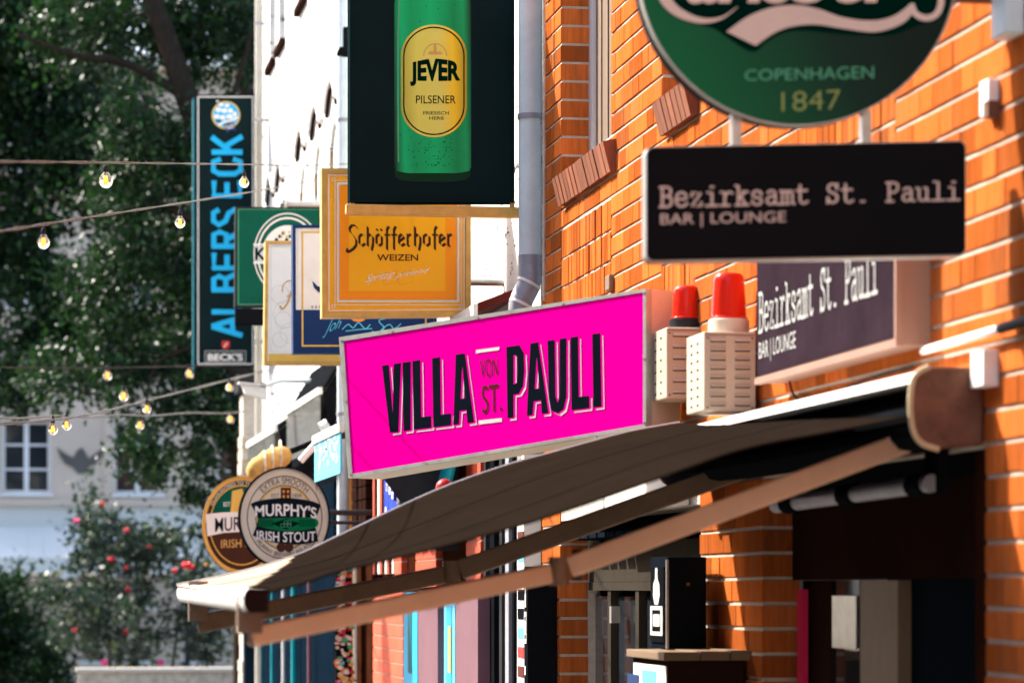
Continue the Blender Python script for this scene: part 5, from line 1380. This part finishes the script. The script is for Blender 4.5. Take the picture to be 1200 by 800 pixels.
# bird relief
mb = MB(); pb_ = Pl((0, BY - .03, 0))
bird = [(67, 524), (76, 531), (86, 536), (90, 528), (96, 524), (100, 530), (104, 537), (112, 531), (123, 523), (120, 534), (112, 543), (104, 547), (102, 553), (92, 555), (86, 548), (76, 543), (70, 534)]
o = MB().prism([pb_.P(*p) for p in bird], (0, .05, 0)).build('bird_relief', 'stone', bk); o.data.materials[0] = mat('relief', (.12, .11, .10), .9)
# white parasol-like awning in front of the ground floor
t = thing('cafe_awning', 'broad white cafe awning, out of focus at the lower left', 'awning')
cy = 58.0; a = at(-60, 600, cy); b = at(238, 600, cy)
zt, zb = at(0, 612, cy).z, at(0, 684, cy - 2).z
mb = MB(); n = 16; xs = [a.x + (b.x - a.x) * i / n for i in range(n + 1)]
for i in range(n):
    d = .05 * math.sin(i * .9)
    mb.add([(xs[i], cy + 3.5, zt), (xs[i + 1], cy + 3.5, zt), (xs[i + 1], cy, zb + .5 + d * .3), (xs[i], cy, zb + .5 - d * .3)], [(0, 1, 2, 3)])
    mb.add([(xs[i], cy, zb + .5 - d * .3), (xs[i + 1], cy, zb + .5 + d * .3), (xs[i + 1], cy - .02, zb + .1 + abs(d) * 3), (xs[i], cy - .02, zb + .1 + abs(d) * 2)], [(0, 1, 2, 3)])
mb.build('canopy', 'facade_white', t, fix=False)
MB().tube([(a.x + .3, cy, 0), (a.x + .3, cy, zb + .5)], .05, 8).build('post', 'dark_metal', t); MB().tube([(b.x - .3, cy, 0), (b.x - .3, cy, zb + .5)], .05, 8).build('post', 'dark_metal', t)
# low wall
t = thing('low_wall', 'low grey garden wall with a pale coping at the bottom left', 'wall')
a = at(92, 785, 44); b = at(330, 785, 44)
MB().box(a.x, b.x, 44, 44.35, 0, a.z - .03).build('wall', 'stone', t)
nn = 5
for i in range(nn): MB().box(a.x - .04 + (b.x - a.x) * i / nn + .005, a.x - .04 + (b.x - a.x) * (i + 1) / nn - .005, 43.93, 44.4, a.z - .028, a.z + .03).build('coping_stone', 'mortar', t, bevel=.01)

# ================================================================ TREES AND PLANTS
rng = np.random.default_rng(5)
GAPS = [(60, 95, 26, 20, .35), (95, 290, 36, 34, .12), (165, 345, 38, 22, .15), (162, 45, 12, 26, .3), (215, 22, 22, 22, .45), (255, 80, 34, 22, .5), (190, 480, 55, 40, .35), (130, 470, 30, 20, .4), (215, 540, 30, 30, .4), (75, 235, 20, 14, .4)]
def leaves(name, blobs, m, size, parent, label=None, kind=None, up=.35):
    # blobs: (centre, radii, number of clumps, leaves per clump, spread)
    P = []
    for (c, rad, nc, nl, sp) in blobs:
        d = rng.normal(size=(nc, 3)); d /= np.linalg.norm(d, axis=1)[:, None]
        cc = np.array(c) + d * np.array(rad) * (rng.random((nc, 1)) ** .45)
        if name == 'crown':      # the crown's own openings
            kp = []
            for q in cc:
                x, y = to_px(q); pr = 1.0
                for (gx, gy, ga, gb, keep) in GAPS:
                    if ((x - gx) / ga) ** 2 + ((y - gy) / gb) ** 2 < 1.15: pr = min(pr, keep)
                kp.append(rng.random() < pr)
            cc = cc[np.array(kp)]; nc = len(cc)
        P.append((cc[:, None, :] + rng.normal(size=(nc, nl, 3)) * sp * (.5 + rng.random((nc, 1, 1)))).reshape(-1, 3))
    P = np.concatenate(P); n = len(P)
    nrm = rng.normal(size=(n, 3)); nrm[:, 2] += up; nrm /= np.linalg.norm(nrm, axis=1)[:, None]
    a = np.cross(nrm, rng.normal(size=(n, 3))); a /= np.linalg.norm(a, axis=1)[:, None]; b = np.cross(nrm, a)
    s = size * (.55 + .9 * rng.random((n, 1)))
    # a folded leaf of two triangles either side of the midrib: tip, left, base, right
    V = np.stack([P + a * s, P + b * s * .52 + nrm * s * .14 + a * s * .12, P - a * s * .85, P - b * s * .52 + nrm * s * .14 + a * s * .12], 1).reshape(-1, 3).astype(np.float32)
    me = bpy.data.meshes.new(name); i0 = np.arange(n, dtype=np.int32) * 4
    F = np.stack([i0, i0 + 1, i0 + 2, i0, i0 + 2, i0 + 3], 1).reshape(-1)
    me.vertices.add(4 * n); me.vertices.foreach_set('co', V.reshape(-1)); me.loops.add(6 * n); me.loops.foreach_set('vertex_index', F)
    me.polygons.add(2 * n); me.polygons.foreach_set('loop_start', np.arange(2 * n, dtype=np.int32) * 3); me.polygons.foreach_set('loop_total', np.full(2 * n, 3, np.int32))
    me.update(); me.validate(); me.materials.append(M(m))
    o = bpy.data.objects.new(name, me); C.objects.link(o); o.parent = parent
    if kind: o['kind'] = kind
    return o
def limb(mb, pts, r0, r1):
    P = smooth([tuple(p) for p in pts], 5); n = len(P); mb.tube(P, [r0 + (r1 - r0) * i / (n - 1) for i in range(n)], 9)
def pblob(px, py, Y, rpx, rpy, ry, nc, nl, sp):
    c = at(px, py, Y); k = 1 / ppm(Y, px); return (tuple(c), (rpx * k, ry, rpy * k), nc, nl, sp)
# nearest street tree, in front of the corner
t = thing('street_tree', 'tree with a thick leaning dark trunk, nearest the tall blade sign', 'tree')
mb = MB(); Y = 37
limb(mb, [(at(290, 690, Y).x, Y, 0), at(284, 500, Y), at(262, 300, Y), at(240, 180, Y), at(212, 95, Y), at(192, 35, Y), at(172, -30, Y), at(160, -200, Y)], .17, .11)
limb(mb, [at(212, 110, Y), at(150, 75, Y), at(90, 65, Y - .5), at(20, 40, Y - 1)], .07, .02)
limb(mb, [at(228, 200, Y), at(270, 120, Y), at(300, 20, Y)], .06, .02)
limb(mb, [at(232, 260, Y), at(180, 240, Y), at(130, 260, Y + .5), at(60, 230, Y)], .06, .015)
limb(mb, [at(272, 400, Y), at(190, 420, Y), at(170, 480, Y), at(165, 540, Y)], .03, .01)
mb.build('trunk', 'bark', t)
B = [pblob(262, 190, 38, 55, 90, 1.0, 70, 46, .11), pblob(170, 175, 37, 75, 75, .9, 90, 46, .12), pblob(250, 50, 38, 60, 55, .9, 110, 44, .10), pblob(190, 30, 38, 60, 50, .9, 80, 44, .10), pblob(280, 20, 39, 40, 60, .8, 60, 44, .10), pblob(100, 40, 38, 75, 45, 1, 60, 46, .12),
     pblob(250, 330, 38, 60, 85, 1.0, 90, 46, .11), pblob(150, 310, 37.5, 85, 110, 1.0, 190, 46, .12), pblob(110, 440, 38, 85, 50, 1.0, 80, 46, .12), pblob(200, 510, 38, 70, 60, .9, 70, 46, .11), pblob(150, -80, 38, 190, 75, 1.6, 160, 40, .15),
     pblob(220, 455, 37.5, 80, 50, .9, 70, 44, .10), pblob(262, 500, 37, 40, 60, .7, 38, 40, .09), pblob(175, 530, 36.5, 42, 42, .5, 26, 36, .08), pblob(235, 575, 36.5, 22, 60, .4, 15, 34, .07),
     pblob(135, 470, 37, 28, 55, .5, 20, 34, .08), pblob(262, 600, 37, 20, 60, .4, 14, 34, .07)]
leaves('crown', B, 'leaf', .048, t)
t = thing('street_tree', 'dense dark tree filling the upper left corner, out of focus', 'tree')
mb = MB(); Y = 46
limb(mb, [(at(-120, 690, Y).x, Y, 0), at(-110, 400, Y), at(-60, 200, Y), at(0, 0, Y), at(30, -200, Y)], .24, .12)
limb(mb, [at(-100, 350, Y), at(0, 260, Y), at(110, 220, Y)], .08, .03); limb(mb, [at(-60, 200, Y), at(50, 100, Y), at(130, 60, Y)], .07, .02)
mb.build('trunk', 'bark', t)
B = [pblob(70, 5, 46.5, 90, 45, 1.0, 260, 46, .13), pblob(10, 40, 45, 70, 60, 1.0, 200, 46, .13), pblob(30, 60, 46.5, 110, 90, 1.2, 120, 46, .14), pblob(30, 100, 46, 95, 110, 1.4, 150, 46, .15), pblob(20, 280, 46, 100, 110, 1.4, 170, 46, .14), pblob(110, 200, 45.5, 90, 110, 1.2, 150, 46, .14), pblob(-120, 150, 46, 130, 220, 2, 160, 40, .18),
     pblob(40, 420, 45, 90, 45, 1.0, 60, 44, .11), pblob(110, 380, 45.5, 70, 75, 1.2, 90, 46, .12), pblob(0, -120, 46, 220, 110, 2.2, 170, 40, .19), pblob(20, 470, 45, 40, 16, .6, 12, 40, .09), pblob(90, 330, 45, 110, 60, 1.0, 90, 46, .13)]
leaves('crown', B, 'leaf', .062, t)
t = thing('street_tree', 'farther green tree seen in the gaps over the tall blade sign', 'tree')
mb = MB(); Y = 53
limb(mb, [(at(330, 690, Y).x, Y, 0), at(325, 400, Y), at(300, 200, Y), at(280, 20, Y), at(270, -150, Y)], .22, .1); mb.build('trunk', 'bark', t)
B = [pblob(240, 270, 53, 90, 100, 1.6, 110, 46, .15), pblob(270, 420, 53, 80, 90, 1.5, 110, 46, .15), pblob(190, 400, 52.5, 75, 80, 1.2, 80, 46, .15), pblob(310, 60, 53, 40, 60, 1.2, 16, 40, .12), pblob(260, -110, 53, 150, 90, 2.4, 90, 40, .2), pblob(120, 120, 54, 80, 80, 1.4, 60, 44, .14)]
leaves('crown', B, 'leaf', .068, t)
# hedge and climbing rose
t = thing('yew_hedge', 'dark blurred hedge at the very bottom left corner', 'hedge')
B = [pblob(5, 740, 50, 50, 75, 1.0, 110, 50, .13), pblob(-60, 720, 50, 60, 90, 1, 100, 50, .15), pblob(55, 780, 49, 34, 45, .6, 40, 46, .10)]
leaves('foliage', B, 'leaf', .06, t)
mb = MB(); limb(mb, [(at(5, 690, 50).x, 50, 0), (at(8, 690, 50).x, 50, .8), (at(12, 690, 50).x, 50.1, 1.8)], .06, .02); mb.build('stem', 'bark', t)
t = thing('climbing_rose', 'loose grey green rose bush with red blooms before the lower windows', 'rose bush')
B = [pblob(130, 640, 47, 60, 34, .8, 50, 34, .13), pblob(100, 720, 46.5, 60, 70, .8, 52, 34, .13), pblob(190, 650, 47, 45, 40, .8, 34, 34, .13), pblob(160, 730, 46, 60, 50, .8, 34, 32, .13), pblob(225, 690, 46, 25, 60, .6, 24, 34, .11), pblob(110, 590, 47, 24, 30, .4, 8, 30, .10), pblob(245, 740, 46, 30, 45, .6, 20, 34, .11)]
leaves('foliage', B, 'leaf_grey', .058, t)
mb = MB()
for (p, q, r_) in (((130, 800), (120, 640), (90, 600)), ((150, 800), (170, 700), (200, 630)), ((200, 800), (215, 700), (240, 640))):
    limb(mb, [(at(p[0], 690, 46.6).x, 46.6, 0), at(*p, 46.6), at(*q, 46.8), at(*r_, 47)], .035, .01)
mb.build('stem', 'bark', t)
def bloom(px, py, Y, r, m):
    r *= .72
    c = at(px, py, Y); b_ = MB()
    for k in range(7):
        a = k * 2.4; rr = r * (.25 + .08 * k)
        cc = c + Vector((rr * math.cos(a) * .7, rr * math.sin(a) * .5, r * .25 * math.sin(k * 1.7)))
        b_.lathe(cc, [(0, -r * .4), (r * .38, -r * .25), (r * .5, r * .05), (r * .42, r * .35), (r * .15, r * .3)], 8, (math.sin(k), -1.2, math.cos(k * 1.3) + .6))
    b_.build('bloom', m, t, smooth=True)
for a in ((148, 665, 46, .055, 'rose'), (90, 610, 46, .08, 'rose_pink'), (148, 621, 46, .07, 'rose'), (130, 655, 46, .08, 'rose'), (147, 740, 45.8, .09, 'rose'), (120, 590, 46, .07, 'rose'), (87, 738, 45.8, .07, 'rose'), (122, 776, 45.5, .09, 'rose_pink'), (188, 776, 45.5, .09, 'rose_pink'), (175, 640, 46, .05, 'rose'), (150, 690, 46, .07, 'rose'), (205, 668, 33, .05, 'rose'), (218, 662, 33, .085, 'rose'), (224, 664, 33, .06, 'rose'), (241, 661, 33, .03, 'banner_orange')): bloom(*a)
